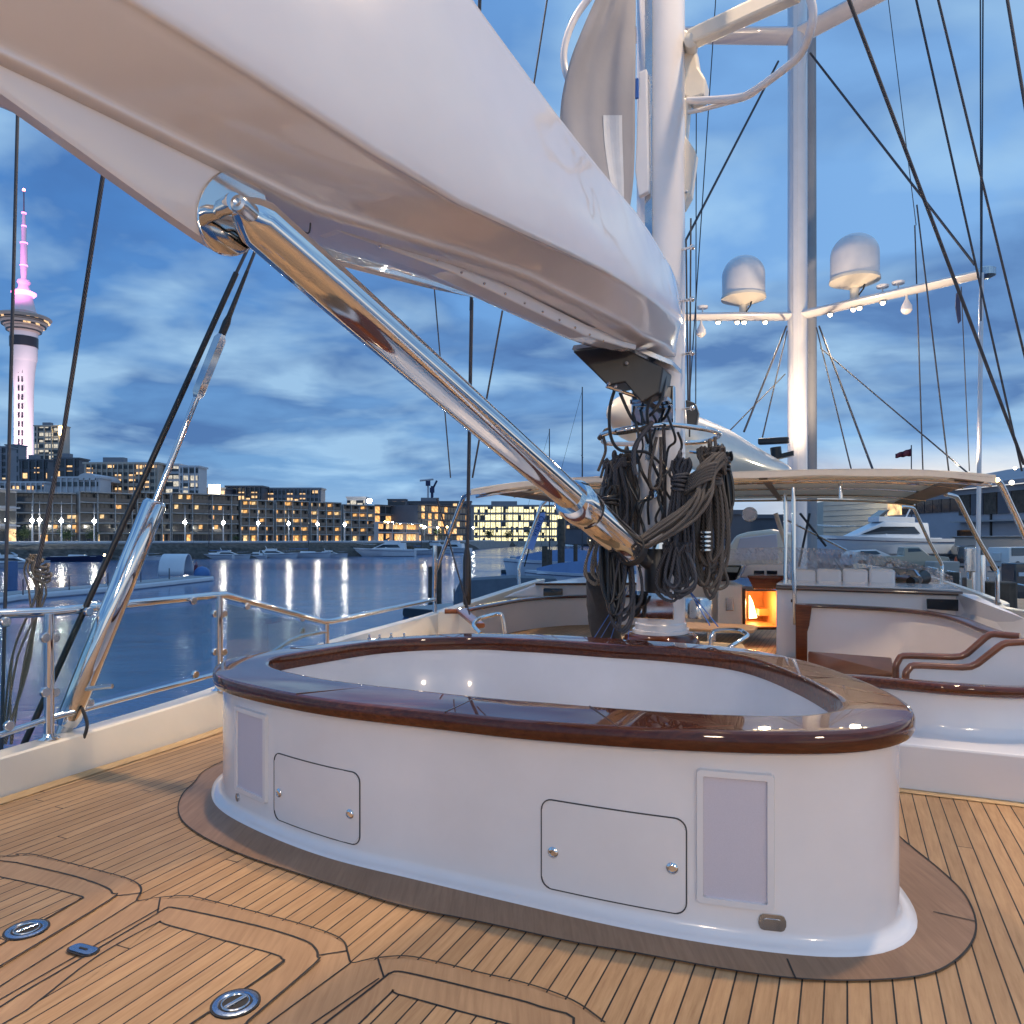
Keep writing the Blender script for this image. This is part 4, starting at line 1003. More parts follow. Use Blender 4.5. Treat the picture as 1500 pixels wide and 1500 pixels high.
# back rest wall and console
br = thing('seat_back_wall', 'white curved seat back with dark wooden trim in the right cockpit', 'cockpit wall', (3.2, 6.8, .2))
cp = catmull([P(1168, 884, 7.35), P(1230, 886, 7.2), P(1330, 892, 6.85), P(1395, 902, 6.3), P(1440, 918, 5.7), P(1465, 926, 5.4), P(1500, 938, 5.0), P(1560, 950, 4.8)], 6)
sweep(MB(), cp, .11, .032).build('trim', M['darkwood'], br, smooth=True)
curtain(MB(), [p-UP*.02 for p in cp], -.05, .1, AX).build('back_panel', M['paint'], br, smooth=True, angle=30)
MB().prism([P(x, y, 7.28) for x, y in ((1166,884),(1190,886),(1186,915),(1183,925),(1183,985),(1166,985))], RT*.0+AX*-.06).build('end_post', M['varnish'], br, bevel=.008)
MB().prism([P(1184, 958, 7.1), P(1306, 968, 6.55), P(1312, 992, 6.1), P(1184, 992, 6.6)], UP*.03).build('seat_board', M['darkwood'], br, bevel=.01)
MB().prism([P(1184, 957, 7.12), P(1304, 966, 6.6), P(1304, 978, 6.6), P(1184, 972, 7.12)], AX*-.03).build('seat_riser', M['darkwood'], br)
co = thing('helm_console', 'white console block with a dark wooden top edge and a black window strip', 'console', (3.5, 7.4, .2))
fr0, fr1 = P(1137, 860, 7.62), P(1408, 869, 7.08); bk_ = AX*.9
z0 = .0
MB().prism([fr0, fr1, Vector((fr1.x, fr1.y, z0)), Vector((fr0.x, fr0.y, z0))], bk_).build('console_body', M['paint'], co, bevel=.02)
sweep(MB(), [fr0+UP*.02-AX*.01, fr1+UP*.02-AX*.01], .12, .04).build('top_trim', M['darkwood'], co, smooth=True)
MB().prism([fr0+UP*.022+AX*.05, fr1+UP*.022+AX*.05, fr1+UP*.022+AX*.9, fr0+UP*.022+AX*.9], UP*.012).build('top', M['gelcoat'], co)
MB().prism([P(x, y, 7.08-.02) for x, y in ((1357,877),(1425,879),(1425,897),(1358,892))], AX*.02).build('window', M['blackglass'], co, bevel=.004)
sl_ = MB().prism([P(1400, 868, 7.1), P(1430, 872, 6.9), P(1500, 905, 5.6), P(1500, 960, 5.4), P(1430, 930, 6.8), P(1400, 900, 7.1)], AX*.12).build('side_slope', M['paint'], co, bevel=.01)
MB().box(P(1160, 880, 7.48), (.02, .01, .03), RT, AX).build('catch', M['darkwood'], co)
# right bulwark line
rb = [Vector((6.3, 4.4, .34)), P(1500, 896, 6.9), P(1465, 882, 9.3), P(1400, 858, 12), P(1340, 840, 15), P(1250, 825, 20)]
rb = catmull(rb, 5); secs = []
for p in rb: secs.append([p, p+Vector((.12, .05, 0)), p+Vector((.12, .05, -2.9)), Vector((p.x-.05, p.y, -.1))])
MB().loft(secs).build('bulwark', M['cream'], label='white bulwark running forward along the right side of the yacht', cat='bulwark')
# seat cushion and rolled cover
cu = thing('sun_bed_cushion', 'white padded cushion back standing on the console', 'cushion', tuple(P(1230, 858, 8.3)))
a, b = P(1158, 858, 8.3), P(1312, 858, 8.0)
for k in range(4):
    p, q = a.lerp(b, k/4+.003), a.lerp(b, (k+1)/4-.003)
    MB().prism([p, q, q+UP*.17, p+UP*.19], AX*.22).build('cushion_section', M['gelcoat'], cu, bevel=.03)
ro = MB().tube([P(1226, 842, 8.9), P(1300, 842, 8.7), P(1338, 846, 8.4), P(1345, 850, 8.3)], [.075, .09, .09, .05], 16).build('rolled_cover', M['plate'], label='blue rolled cover lying behind the white cushion', cat='rolled cover', smooth=True)
sa = MB(); sa.tube([P(1334, 852, 8.3), P(1352, 846, 8.5)], [.05, .09], 12); sa.build('black_pouch', M['black'], label='black pouch at the right end of the rolled cover', cat='pouch', smooth=True)
# clear windscreen
sc = MB(); secs = []
for i in range(111):
    f = i/110; px = 1056+f*340; yt = 804-4*math.sin(f*math.pi)+(f**3)*40; d = 9.6+.9*math.sin(f*math.pi)-f*1.0; yb = 846+f*8
    secs.append([P(px, yt+(yb-yt)*k/12, d+.03*math.sin(i*.5+k*.6)+random.uniform(-.02, .02)*min(1, f*4)) for k in range(13)])
sc.loft(secs, False, False)
vs_ = sc.build('spray_screen', M['vinyl'], label='crumpled clear vinyl windscreen sheet across the forward cockpit', cat='windscreen')
# companionway
cwy = thing('companionway', 'open cabin entrance glowing orange below a wooden lintel', 'cabin entrance', tuple(P(1115, 920, 8.6)))
x0, x1, y0, y1, dd = 1091, 1140, 866, 919, 8.6
q = [P(x0, y0, dd), P(x1, y0, dd), P(x1, y1, dd), P(x0, y1, dd)]; bk2 = Vector((.12, .9, 0))
MB().sheet([p+bk2 for p in q]).build('back_panel', M['orangewood'], cwy)
MB().loft([q, [p+bk2 for p in q]], True, False).build('side_panels', M['orangewood'], cwy)
MB().prism([P(1098, 872, 9.2), P(1103, 882, 9.2), P(1109, 905, 9.2), P(1098, 906, 9.2)], (0, .02, 0)).build('cabin_lamp', M['cabinlight'], cwy)
MB().prism([P(1112, 892, 9.1), P(1138, 892, 9.1), P(1138, 902, 9.1), P(1112, 902, 9.1)], (0, .2, 0)).build('step', M['orangewood'], cwy)
MB().prism([P(x, y, 8.5) for x, y in ((1094,843),(1152,843),(1152,863),(1104,863))], AX*.25).build('lintel', M['varnish'], cwy, bevel=.01)
rg_ = MB(); rp_ = [P(1090, 862, 8.56), P(1090, 914, 8.56), P(1095, 920, 8.56), P(1140, 920, 8.56)]
rg_.tube(rp_, .018, 8).build('door_frame', M['darkwood'], cwy, smooth=True)
lamp('cabin_light', 'POINT', tuple(P(1108, 882, 8.9)), 14, (1, .6, .22), .05)
dp = thing('cabin_door', 'grey cabin door panel with a small dark rounded window left of the entrance', 'door', tuple(P(1068, 918, 8.5)))
q = [P(1051, 858, 8.5), P(1086, 856, 8.5), P(1087, 916, 8.5), P(1051, 917, 8.5)]
MB().prism(q, AX*.06).build('door_leaf', M['cream'], dp, bevel=.015)
MB().prism([P(x, y, 8.48) for x, y in ((1063,875),(1074,875),(1075,895),(1063,895))], AX*.02).build('window', M['steel'], dp, bevel=.01)
MB().prism([P(x, y, 9.3) for x, y in ((1000,850),(1060,850),(1092,862),(1092,925),(1000,925))], AX*.3).build('cabin_bulkhead', M['cream'], label='cream cabin bulkhead behind the ropes, left of the grey door', cat='bulkhead')
ip = thing('instrument_pod', 'pale instrument pod with two small dark screens above the entrance', 'instrument pod', tuple(P(1120, 845, 9.2)))
MB().prism([P(x, y, 9.2) for x, y in ((1084,846),(1094,828),(1152,826),(1152,846))], AX*.3).build('housing', M['paint'], ip, bevel=.02)
for x in (1112, 1131): MB().box(P(x, 838.5, 9.17), (.12, .02, .045), RT, AX).build('screen', M['screen'], ip, bevel=.004)
MB().prism([P(x, y, 9.0) for x, y in ((1052,828),(1087,828),(1078,850),(1055,852))], AX*.3).build('dark_locker', M['blackglass'], label='glossy black locker left of the instrument pod', cat='locker', bevel=.02)
ht = thing('wheelhouse', 'pale rounded wheelhouse roof with ribbed window forward of the entrance', 'wheelhouse', tuple(P(1105, 828, 13)))
MB().prism([P(x, y, 13) for x, y in ((1056,828),(1070,796),(1078,784),(1095,779),(1130,775),(1148,778),(1152,828))], AX*2.2).build('shell', M['cream'], ht, bevel=.05)
MB().prism([P(x, y, 12.97) for x, y in ((1074,822),(1084,788),(1138,782),(1140,820))], AX*.03).build('ribbed_window', M['grille'], ht, bevel=.02)
sq = MB().lathe([(.03, 0), (.10, .02), (.12, .12), (.11, .13)], P(1098, 753, 12), 16, (-.3, -1, -.1)).build('searchlight', M['steel'], label='round searchlight shining under the awning', cat='searchlight', smooth=True)
MB().lathe([(.09, .12), (.09, .125)], P(1098, 753, 12), 16, (-.3, -1, -.1)).build('lens', M['spreaderglow'], sq)
for a in (((1136,752,11),(1152,800,11),.035,'cream','pale bent davit arm under the awning'),((1172,752,12),(1210,800,12),.02,'wire','dark crossed strut under the awning, leaning right'),((1186,752,12),(1170,830,12),.02,'wire','dark crossed strut under the awning, leaning left'),((1150,760,12),(1240,806,12),.018,'steel','thin steel brace running to the white motor yacht')):
    MB().tube([P(*a[0]), P(*a[1])], a[2], 8).build('strut', M[a[3]], label=a[4], cat='strut', smooth=True)
# cockpit table behind the mast
tb_ = thing('cockpit_table', 'small pale wooden table right of the mast foot', 'table', tuple(P(1040, 935, 6.6)))
tc_ = P(1042, 921, 6.6); MB().prism([tc_+RT*x+AX*y for x, y in rrect(.75, .5, .12)], UP*.025).build('table_top', M['margin'], tb_, bevel=.006)
MB().tube([tc_, tc_-UP*.3], .04, 10).build('pedestal', M['steel'], tb_, smooth=True)

# ------------------------------------------------------------------ awning
aw = thing('awning', 'cream canvas awning on curved steel legs over the forward cockpit', 'awning', (1.9, 9.5, .2))
NL, NR = Vector((-.45, 8.2, 1.74)), Vector((4.03, 6.25, 1.73)); FL, FR = Vector((1.3, 12.8, 1.76)), Vector((6.05, 11.3, 1.74))
def awp(u, v, dz=0):
    p = NL.lerp(NR, u).lerp(FL.lerp(FR, u), v)
    cr = .10*(1-abs(2*u-1)**4)+.04*math.sin(v*math.pi)-.014*abs(math.sin(v*math.pi*4))*(1-abs(2*u-1)**6)
    return p+UP*(cr+dz)
g = MB(); g.loft([[awp(i/30, j/32) for i in range(31)] for j in range(33)], False, False)
cvo = g.build('canvas_roof', M['canvas'], aw, smooth=True, angle=180, solid=.008)
g = MB(); secs = []
for i in range(31):
    p = awp(i/30, 0, .0); secs.append([p+UP*.006, p-UP*(.055+.006*math.sin(i*1.1)), p-UP*(.055+.006*math.sin(i*1.1))+AX*.006, p+AX*.006+UP*.006])
g.loft(secs).build('valance', M['canvas'], aw, smooth=True, angle=40)
for v in (.03, .27, .52, .77, .98):
    MB().tube([awp(i/20, v, -.035 if v > .1 else -.07) for i in range(21)], .018, 8).build('roof_bow', M['chrome'], aw, smooth=True)
for u in (.03, .97):
    MB().prism([awp(u-.025, 0, -.02), awp(u+.025, 0, -.02), awp(u+.025, 1, -.02), awp(u-.025, 1, -.02)], UP*.004).build('edge_tape', M['canvasdark'], aw)
for u, nm in ((.33, 0), (.62, 0)):
    MB().prism([awp(u-.008, .02, -.045), awp(u+.008, .02, -.045), awp(u+.008, .98, -.03), awp(u-.008, .98, -.03)], UP*.003).build('roof_strap', M['canvasdark'], aw)
legs = [[(704,720,8.3),(684,724,8.5),(676,736,8.7),(652,800,9.0),(640,832,9.2),(637,845,9.3),(637,905,9.3)],
        [(800,734,12.4),(792,742,12.4),(786,760,12.4),(771,800,12.5),(761,828,12.5),(760,840,12.5),(761,866,12.5)],
        [(1322,742,11.6),(1336,744,11.6),(1342,752,11.7),(1362,795,12),(1378,824,12.2),(1380,834,12.2),(1379,857,12.2)],
        [(1385,724,8.6),(1398,727,8.7),(1405,735,8.8),(1430,785,9),(1456,830,9.2),(1461,842,9.2),(1461,894,9.2)],
        [(1440,703,6.4),(1458,704,6.4),(1466,710,6.45),(1485,750,6.6),(1515,815,6.8),(1522,830,6.8),(1522,900,6.8)]]
for L in legs:
    lg = MB().tube(catmull([P(*q) for q in L], 4), .026 if L[0][2] < 12 else .028, 12).build('leg', M['chrome'], aw, smooth=True)
    MB().lathe([(.055, -.01), (.055, .008), (.03, .02)], P(*L[-1]), 16).build('foot_plate', M['chrome'], lg, smooth=True)
for px, y0, y1, d in ((1162,714,915,7.3),(1150,722,855,8.3)):
    MB().tube([P(px, y0, d), P(px+1, y0+(y1-y0)*.6, d), P(px+3 if d < 8 else px, y1, d)], .021, 12).build('leg', M['chrome'], aw, smooth=True)
MB().tube([P(1231, 705, 7.2), P(1231, 730, 7.2)], .02, 10).build('hanging_bracket', M['chrome'], aw, smooth=True)
wl = MB().ball(P(1461, 703, 6.35), .018, 12).build('awning_lamp', M['yellowglow'], label='small glowing lamp at the right corner of the awning', cat='lamp', smooth=True)

# ------------------------------------------------------------------ forward boom, forward mast
fb = MB(); secs = []
for d, f, hh in ((7.3, -.02, .03), (7.35, 0, .15), (7.6, .03, .25), (8.6, .12, .31), (10, .24, .36), (12, .43, .40), (14.5, .66, .36), (17.6, .97, .24)):
    c = Vector((1.06+(6.5-1.06)*f, d, 2.44+.30*f)); secs.append([c+RT*(.24*min(1, hh/.25)*math.cos(a))+UP*hh*math.sin(a) for a in [2*math.pi*k/24 for k in range(24)]])
fbo = fb.loft(secs).build('forward_boom', M['cream'], label='white sail-covered boom pointing back from the far mast', cat='boom', smooth=True, angle=80)
FC = Vector(((1168-750)/F*20, 20, 0))
fm = thing('forward_mast', 'tall pale far mast with spreaders beyond the awning', 'mast', (FC.x, FC.y, .2))
MB().loft([oval(FC+UP*z, .25, .34) for z in (.2, 7.0, 7.01, 27)]).build('mast_tube', M['gelcoat'], fm, smooth=True)
MB().box(FC-AX*.35-RT*.03+UP*13, (.10, .06, 25), RT, AX).build('sail_track', M['gelcoat'], fm)
fs_ = MB().tube([Vector(((1189-750)/F*21.4, 21.4, 0)), Vector(((1186-750)/F*21.4, 21.4, 28))], .15, 14).build('furled_headsail', M['slab'], label='grey furled headsail standing just behind the far mast', cat='furled sail', smooth=True)
T0 = FC+UP*7.14
TR = Vector((FC.x+3.0, 16.8, 7.16)); TL = Vector((FC.x-4.38, 20.1, 7.15))
def spread(a, b, r1, r2, nm):
    ex = (b-a).normalized(); sd2 = ex.cross(UP).normalized(); secs = []
    for f, r in ((0, r1), (.97, r2), (1, r2*.5)):
        c = a.lerp(b, f); secs.append([c+sd2*(r*1.9*math.cos(t_))+UP*(r*.8*math.sin(t_)) for t_ in [2*math.pi*k/14 for k in range(14)]])
    return MB().loft(secs).build(nm, M['gelcoat'], fm, smooth=True)
spread(T0, TR, .13, .11, 'spreader'); spread(T0, TL, .13, .11, 'spreader')
T1 = FC+UP*14.6
spread(T1, T1+Vector((4.6, -4.9, .1)), .18, .15, 'spreader'); spread(T1, T1+Vector((-5.0, .1, .1)), .18, .15, 'spreader')
for px, side in ((1052,0),(1080,0),(1090,0),(1121,0),(1216,1),(1250,1),(1259,1),(1293,1)):
    a, b = (T0, TR) if side else (T0, TL); k = (px-750)/F
    f = (k*a.y-a.x)/((b.x-a.x)-k*(b.y-a.y)); c = a.lerp(b, f)-UP*.14
    l_ = MB().lathe([(.05, .05), (.09, .02), (.09, -.01)], c, 12).build('floodlight', M['steel'], fm, smooth=True)
    MB().ball(c-UP*.015, .055, 10).build('bulb', M['spreaderglow'], l_, smooth=True)
lamp('spreader_floodlight', 'SPOT', tuple(T0.lerp(TR, .3)-UP*.3), 500, WARM, .15, (FC.x, 13, 0), 130)
lamp('spreader_floodlight', 'SPOT', tuple(T0.lerp(TL, .3)-UP*.3), 500, WARM, .15, (4.5, 14, 0), 130)
lamp('mast_uplight', 'SPOT', tuple(FC-AX*3.2+RT*.5+UP*2.6), 1500, WARM, .12, tuple(FC+UP*8.5), 95)
lamp('mast_uplight', 'SPOT', (7.5, 12.5, 2.4), 900, WARM, .12, (9.2, 18.4, 7.8), 90)
def dome(px, py, side, rpx, lab):
    a, b = (T0, TR) if side else (T0, TL); k = (px-750)/F
    f = (k*a.y-a.x)/((b.x-a.x)-k*(b.y-a.y)); c = a.lerp(b, f); r = rpx/F*c.y
    z0 = H+(HY-py)/F*c.y
    t = thing('satellite_dome', lab, 'satellite dome', (c.x, c.y, c.z), 'white satellite domes on the far spreader')
    c2 = Vector((c.x, c.y, z0))
    prof = [(r*.99, -.0), (r, .02), (r, r*1.05)]+[(r*math.cos(a_), r*1.05+r*.95*math.sin(a_)) for a_ in [math.pi/2*k_/10 for k_ in range(1, 11)]]
    MB().lathe(prof, c2, 32).build('radome', M['gelcoat'], t, smooth=True, angle=50)
    MB().lathe([(r*.30, -r*.36), (r*.5, -r*.28), (r*1.04, -.04), (r*1.04, .03), (r*.98, .04)], c2, 32).build('base_cone', M['cream'], t, smooth=True, angle=30)
    hgt = (c2.z-r*.34)-c.z
    MB().tube([c2-UP*(r*.34), Vector((c.x, c.y, c.z))], r*.20, 14).build('pedestal', M['cream'], t, smooth=True)
    MB().tube([c2+Vector((r*.3, -.2, -r*.15)), c2+Vector((r*.22, -.2, -r*.5)), c2+Vector((r*.05, -.15, -r*.75))], .02, 6).build('cable', M['rubber'], t, smooth=True)
dome(1089, 436, 0, 30.5, 'smaller white satellite dome left of the far mast'); dome(1252, 410, 1, 33.5, 'larger white satellite dome right of the far mast')
def hang(px, side, up, lab):
    a, b = (T0, TR) if side else (T0, TL); k = (px-750)/F
    f = (k*a.y-a.x)/((b.x-a.x)-k*(b.y-a.y)); c = a.lerp(b, f)
    if up: MB().lathe([(.02, 0), (.02, .2), (.14, .22), (.15, .27), (.05, .31)], c, 14).build('antenna', M['gelcoat'], label=lab, cat='antenna', smooth=True)
    else: MB().lathe([(.02, 0), (.03, -.18), (.12, -.36), (.13, -.46), (.08, -.53), (.01, -.56)], c, 14).build('camera_dome', M['gelcoat'], label=lab, cat='camera', smooth=True)
hang(1293, 1, 1, 'small mushroom antenna nearer the right satellite dome'); hang(1316, 1, 1, 'small mushroom antenna further out on the right arm'); hang(1029, 0, 1, 'small mushroom antenna on the left arm')
hang(1328, 1, 0, 'drop-shaped camera hanging under the right arm'); hang(1027, 0, 0, 'drop-shaped camera hanging under the left arm')
MB().lathe([(.1, 0), (.2, .05), (.2, .2), (.1, .25)], TR-UP*.12, 12).build('tip_cap', M['steel'], fm, smooth=True)
wa = thing('whip_antenna', 'white pole standing right of the awning among the stays', 'pole', tuple(P(1432, 905, 9.8)))
MB().tube([P(1432, 870, 12.5), P(1438, 400, 12.5)], .035, 10).build('pole', M['gelcoat'], wa, smooth=True)
MB().tube([P(1438, 400, 12.5), P(1440, -20, 12.5)], .012, 8).build('tip', M['wire'], wa, smooth=True)
ra = thing('radar_scanner', 'black radar scanner beside the far mast above the awning', 'radar', tuple(P(1135, 660, 17)))
MB().box(P(1133, 646, 17), (.66, .2, .14), RT, AX).build('scanner_bar', M['black'], ra, bevel=.03)
MB().tube([P(1136, 655, 17), P(1138, 672, 17)], .12, 10).build('mounting', M['black'], ra, smooth=True)
MB().box(P(1146, 668, 17), (.5, .2, .10), (RT*.95+UP*.2).normalized()).build('arm', M['black'], ra)
# ------------------------------------------------------------------ water and land
WZ = -2.8; QL = .3; QR = -1.0
wt_ = MB(); wt_.sheet([(-3500, -60, WZ), (3500, -60, WZ), (3500, 5000, WZ), (-3500, 5000, WZ)]); wt_.build('water', M['water'], kind='structure')
shL = [(-420, 60), (-150, 118), (-90, 138), (-30, 186), (-22, 226), (-18, 262), (0, 420), (30, 432)]
MB().prism([(x, y, WZ-1) for x, y in shL]+[(30, 3500, WZ-1), (-3000, 3500, WZ-1), (-3000, 60, WZ-1)], (0, 0, QL-WZ+1)).build('far_quay', M['concrete'], kind='structure')
shR = [(14.0, 16), (15.5, 23), (26, 55), (33, 92), (40, 150), (50, 260), (44, 425)]
MB().prism([(x, y, WZ-1) for x, y in shR]+[(44, 3400, WZ-1), (3000, 3400, WZ-1), (3000, 16, WZ-1)], (0, 0, QR-WZ+1)).build('right_quay', M['asphalt'], kind='structure')
rv = MB(); secs = []
sp = catmull([(x, y, 0) for x, y in shL], 10)
for i, p in enumerate(sp):
    j = random.uniform(-.5, .5)
    secs.append([(p.x, p.y+.4, QL-.05), (p.x+.2, p.y-1.2+j, QL-.9+j*.3), (p.x+.4, p.y-2.6-j, QL-2.0+j*.4), (p.x+.6, p.y-4.0, WZ-.3)])
rv.loft(secs, False, False); rv.build('rock_revetment', M['rock'], label='dark sloping rock bank along the far quay edge', cat='rock bank')
sw = MB(); sweep(sw, [p+Vector((0, 3, QL+.55)) for p in sp[8:-14]], .5, .55); sw.build('quay_wall', M['citywhite'], label='long low pale wall along the far promenade', cat='wall')

# ------------------------------------------------------------------ buildings
def shorept(px, back=0):
    k = (px-750)/F
    for a, b in zip(shL, shL[1:]):
        fa, fb = a[0]-k*a[1], b[0]-k*b[1]
        if fa*fb <= 0 and fa != fb:
            f = fa/(fa-fb); return Vector((a[0]+(b[0]-a[0])*f, a[1]+(b[1]-a[1])*f, 0))*1+Vector((k, 1, 0)).normalized()*back
    return Vector((k*190, 190, 0))
glassM = {'d': M['glassdark'], 'w': M['warmroom'], 'p': M['warmroompale']}
def facade(name, lab, px0, d0, px1, d1, ytop, floors, bays, z0=QL, depth=14, lit=.3, cat='apartment building', wallm='darkfacade', slabm='slab', group=None, fin=True, seed=1, stepback=True):
    rnd = random.Random(seed)
    a = Vector(((px0-750)/F*d0, d0, z0)); b = Vector(((px1-750)/F*d1, d1, z0)); e = (b-a); L = e.length; e.normalize(); n = Vector((e.y, -e.x, 0))
    if n.y > 0: n = -n
    zt = H+(HY-ytop)/F*(d0+d1)/2; hgt = zt-z0; fh = hgt/floors
    t = thing(name, lab, cat, tuple((a+b)/2), group)
    MB().prism([a, b, b-n*depth, a-n*depth], UP*(hgt-.2)).build('wall', M[wallm], t)
    for k in range(1, floors+1):
        ov = 1.3 if k < floors else 1.9
        c = (a+b)/2+n*(ov/2)+UP*(k*fh-.05)
        MB().box(c, (L-.05*k, ov, .28), e, n).build('floor_slab', M[slabm], t)
    first = {}
    bw_ = L/bays
    for k in range(floors):
        for j in range(bays):
            u = rnd.random(); key = 'w' if u < lit*.6 else 'p' if u < lit else 'd'
            c = a+e*(bw_*(j+.5))+UP*(k*fh+fh*.46)+n*.06
            if key not in first:
                o = MB().box((0, 0, 0), (bw_*.86, .1, fh*.72), e, n).build('window', glassM[key], t); o.location = (0, 0, 0)
                # geometry is centred on the empty, so place by offset
                me = o.data
                for v in me.vertices: v.co += Vector(t['base'])
                first[key] = o; o.location = c-Vector(t['base'])
            else:
                o = first[key].copy(); COL.objects.link(o); o.parent = t; o.location = c-Vector(t['base'])
    if fin:
        for j in range(0, bays+1, max(1, bays//3)):
            MB().box(a+e*(bw_*j)+n*.75+UP*(hgt/2), (.22, 1.5, hgt), e, n).build('party_wall', M[slabm], t)
        for k in range(1, floors):
            MB().box((a+b)/2+n*1.3+UP*(k*fh+.62), (L-.3, .04, .9), e, n).build('balustrade', M['glassdark'], t)
    return t
GA = 'dark glass apartment blocks on the far promenade'
dts = [(20,160,112,166,722,5,8,.16,'dark apartment block at the far left behind the ropes, with dim lit ground floor'),
       (113,166,196,176,722,5,8,.12,'darkest apartment block, partly hidden behind the shrouds'),
       (198,176,246,182,722,5,5,.10,'narrow apartment block right of the polished ram'),
       (249,184,347,196,724,5,10,.22,'wide apartment block in the middle with white roof edge and lit ground-floor windows'),
       (350,197,398,203,733,5,5,.26,'apartment block of five storeys between two white posts'),
       (401,204,449,211,734,5,5,.50,'apartment block with the most orange lit windows'),
       (452,212,496,219,736,5,5,.36,'apartment block with a few orange windows on the upper storeys'),
       (499,220,545,228,740,5,5,.36,'last apartment block of the row before the lit arcade')]
for i, (a, b, c, d, y, fl, bays, lit, lab) in enumerate(dts):
    facade('apartment_block', lab, a, b+9, c, d+9, y, fl, int(bays*1.7), lit=lit*.85, seed=i+3, group=GA)
facade('white_gable_house', 'pale building at the far left edge with one warm window', -40, 150, 24, 158, 716, 3, 4, lit=.2, wallm='citywhite', slabm='citywhite', cat='building', fin=False, seed=4)
facade('restaurant_arcade', 'low pale arcade glowing with restaurant lights beside the last apartments', 548, 236, 612, 262, 766, 2, 16, lit=.85, wallm='citycream', slabm='citywhite', cat='arcade', fin=True, seed=9)
facade('warehouse_offices', 'dark three-storey offices behind the lit arcade', 548, 300, 612, 320, 741, 4, 8, lit=.18, wallm='citygrey', slabm='citydark', cat='office building', fin=False, seed=12)
facade('hotel_block', 'dark hotel block with a row of lit windows left of the thick shroud', 612, 300, 686, 330, 741, 5, 16, lit=.26, wallm='citydark', slabm='citydark', cat='hotel', fin=False, seed=14)
def ribbons(name, lab, px0, px1, ytop, d, floors, wallm='citycream', rib='litribbon', depth=9, cat='high-rise', ybase=792, roofbox=True, frac=.62, fins=0, minz=4):
    a = P(px0, ybase, d); b = P(px1, ybase, d); zt = P(0, ytop, d).z; hgt = zt-a.z; fh = hgt/floors
    t = thing(name, lab, cat, tuple((a+b)/2), 'city buildings behind the marina')
    MB().prism([a, b, b+Vector((0, depth, 0)), a+Vector((0, depth, 0))], UP*hgt).build('wall', M[wallm], t)
    L = (b-a).length
    for k in range(floors):
        if a.z+k*fh < minz: continue
        MB().box((a+b)/2+UP*(k*fh+fh*.5)-Vector((0, .1, 0)), (L*.94, .5, fh*frac)).build('window_band', M[rib], t)
    for j in range(fins):
        MB().box(a.lerp(b, (j+.5)/fins)+UP*hgt/2-Vector((0, .6, 0)), (L/fins*.16, .8, hgt*.99)).build('pier', M[wallm], t)
    MB().box((a+b)/2+UP*(hgt+.2)+Vector((0, depth/2, 0)), (L+1, depth+1, .8)).build('parapet', M[wallm], t)
    if roofbox: MB().box(a.lerp(b, .35)+UP*(hgt+1.6)+Vector((0, depth/2, 0)), (L*.28, depth*.4, 3.0)).build('plant_room', M['citygrey'], t)
    return t
ribbons('office_tower', 'pale office tower with lit floors and a yellow sign, right of the floodlit tower', 50, 92, 624, 560, 20, 'citycream', 'litribbonpale', fins=4)
sg = MB().box(P(90, 631, 558), (3.2, 1, 6.5)); sg.build('lit_sign', M['yellowglow'], label='yellow lit sign on the top corner of the office tower', cat='sign')
ribbons('apartment_tower', 'grey tower cut by the left edge with lit floors', -30, 9, 655, 430, 14, 'citygrey', 'litribbon', fins=3)
ribbons('blank_block', 'plain grey block between the left edge tower and the floodlit tower', 8, 27, 652, 520, 10, 'citygrey', 'glassdark', roofbox=False)
ribbons('dark_block', 'dark blue apartment block at the foot of the floodlit tower', 28, 70, 674, 400, 8, 'citydark', 'litribbonwarm', fins=4)
ribbons('dark_block', 'dark block with pale balconies right of the tower foot', 78, 116, 672, 390, 8, 'citydark', 'litribbonwarm', fins=3)
ribbons('white_terrace', 'long low white building with small windows at the far left', -10, 66, 707, 330, 6, 'citywhite', 'litribbonwarm', roofbox=False, frac=.4, fins=10)
vb = ribbons('vault_roof_building', 'white building with a curved gable roof left of the long cream block', 78, 146, 700, 320, 5, 'citywhite', 'glassdark', roofbox=False, frac=.35, fins=8)
vp_ = [P(118, 703, 319)+Vector((4.2*math.cos(a), 0, 3.0*math.sin(a))) for a in [math.pi*k/14 for k in range(15)]]
MB().prism([p+Vector((2.5, 0, 0)) for p in vp_], (0, 20, 0)).build('vault', M['citywhite'], vb)
ribbons('long_cream_block', 'long cream apartment block with many small lit windows behind the ram', 123, 232, 679, 340, 11, 'citycream', 'litribbonwarm', frac=.5, fins=14)
ribbons('striped_tower', 'white striped apartment tower right of the ram, slightly turned', 243, 262, 681, 345, 10, 'citywhite', 'litribbonpale', roofbox=False)
ribbons('striped_tower', 'brighter white striped tower at the right end of the pair', 264, 291, 684, 335, 10, 'citywhite', 'litribbonpale', roofbox=False, fins=3)
lb = ribbons('sign_block', 'dark low block carrying a bright square sign', 296, 330, 716, 360, 5, 'citydark', 'litribbonwarm', roofbox=False)
MB().box(P(314, 717, 355), (5.2, 1, 4.6)).build('bright_sign', M['stripglow'], label='bright square sign above the wide apartment block', cat='sign')
ribbons('brick_block', 'dark reddish block with dotted lights above the apartments', 331, 384, 713, 370, 7, 'citydark', 'litribbonwarm', roofbox=False, fins=8)
ribbons('wide_city_block', 'pale wide block with many warm dots above the apartments', 387, 470, 716, 380, 7, 'citygrey', 'litribbonwarm', roofbox=False, frac=.5, fins=14)
ribbons('hill_house', 'small terraced roof building with a floodlit edge', 508, 535, 729, 420, 3, 'citywhite', 'litribbonpale', roofbox=False)
ribbons('distant_block', 'distant low dark block beyond the arcade', 568, 594, 732, 520, 4, 'citydark', 'litribbonwarm', roofbox=False)
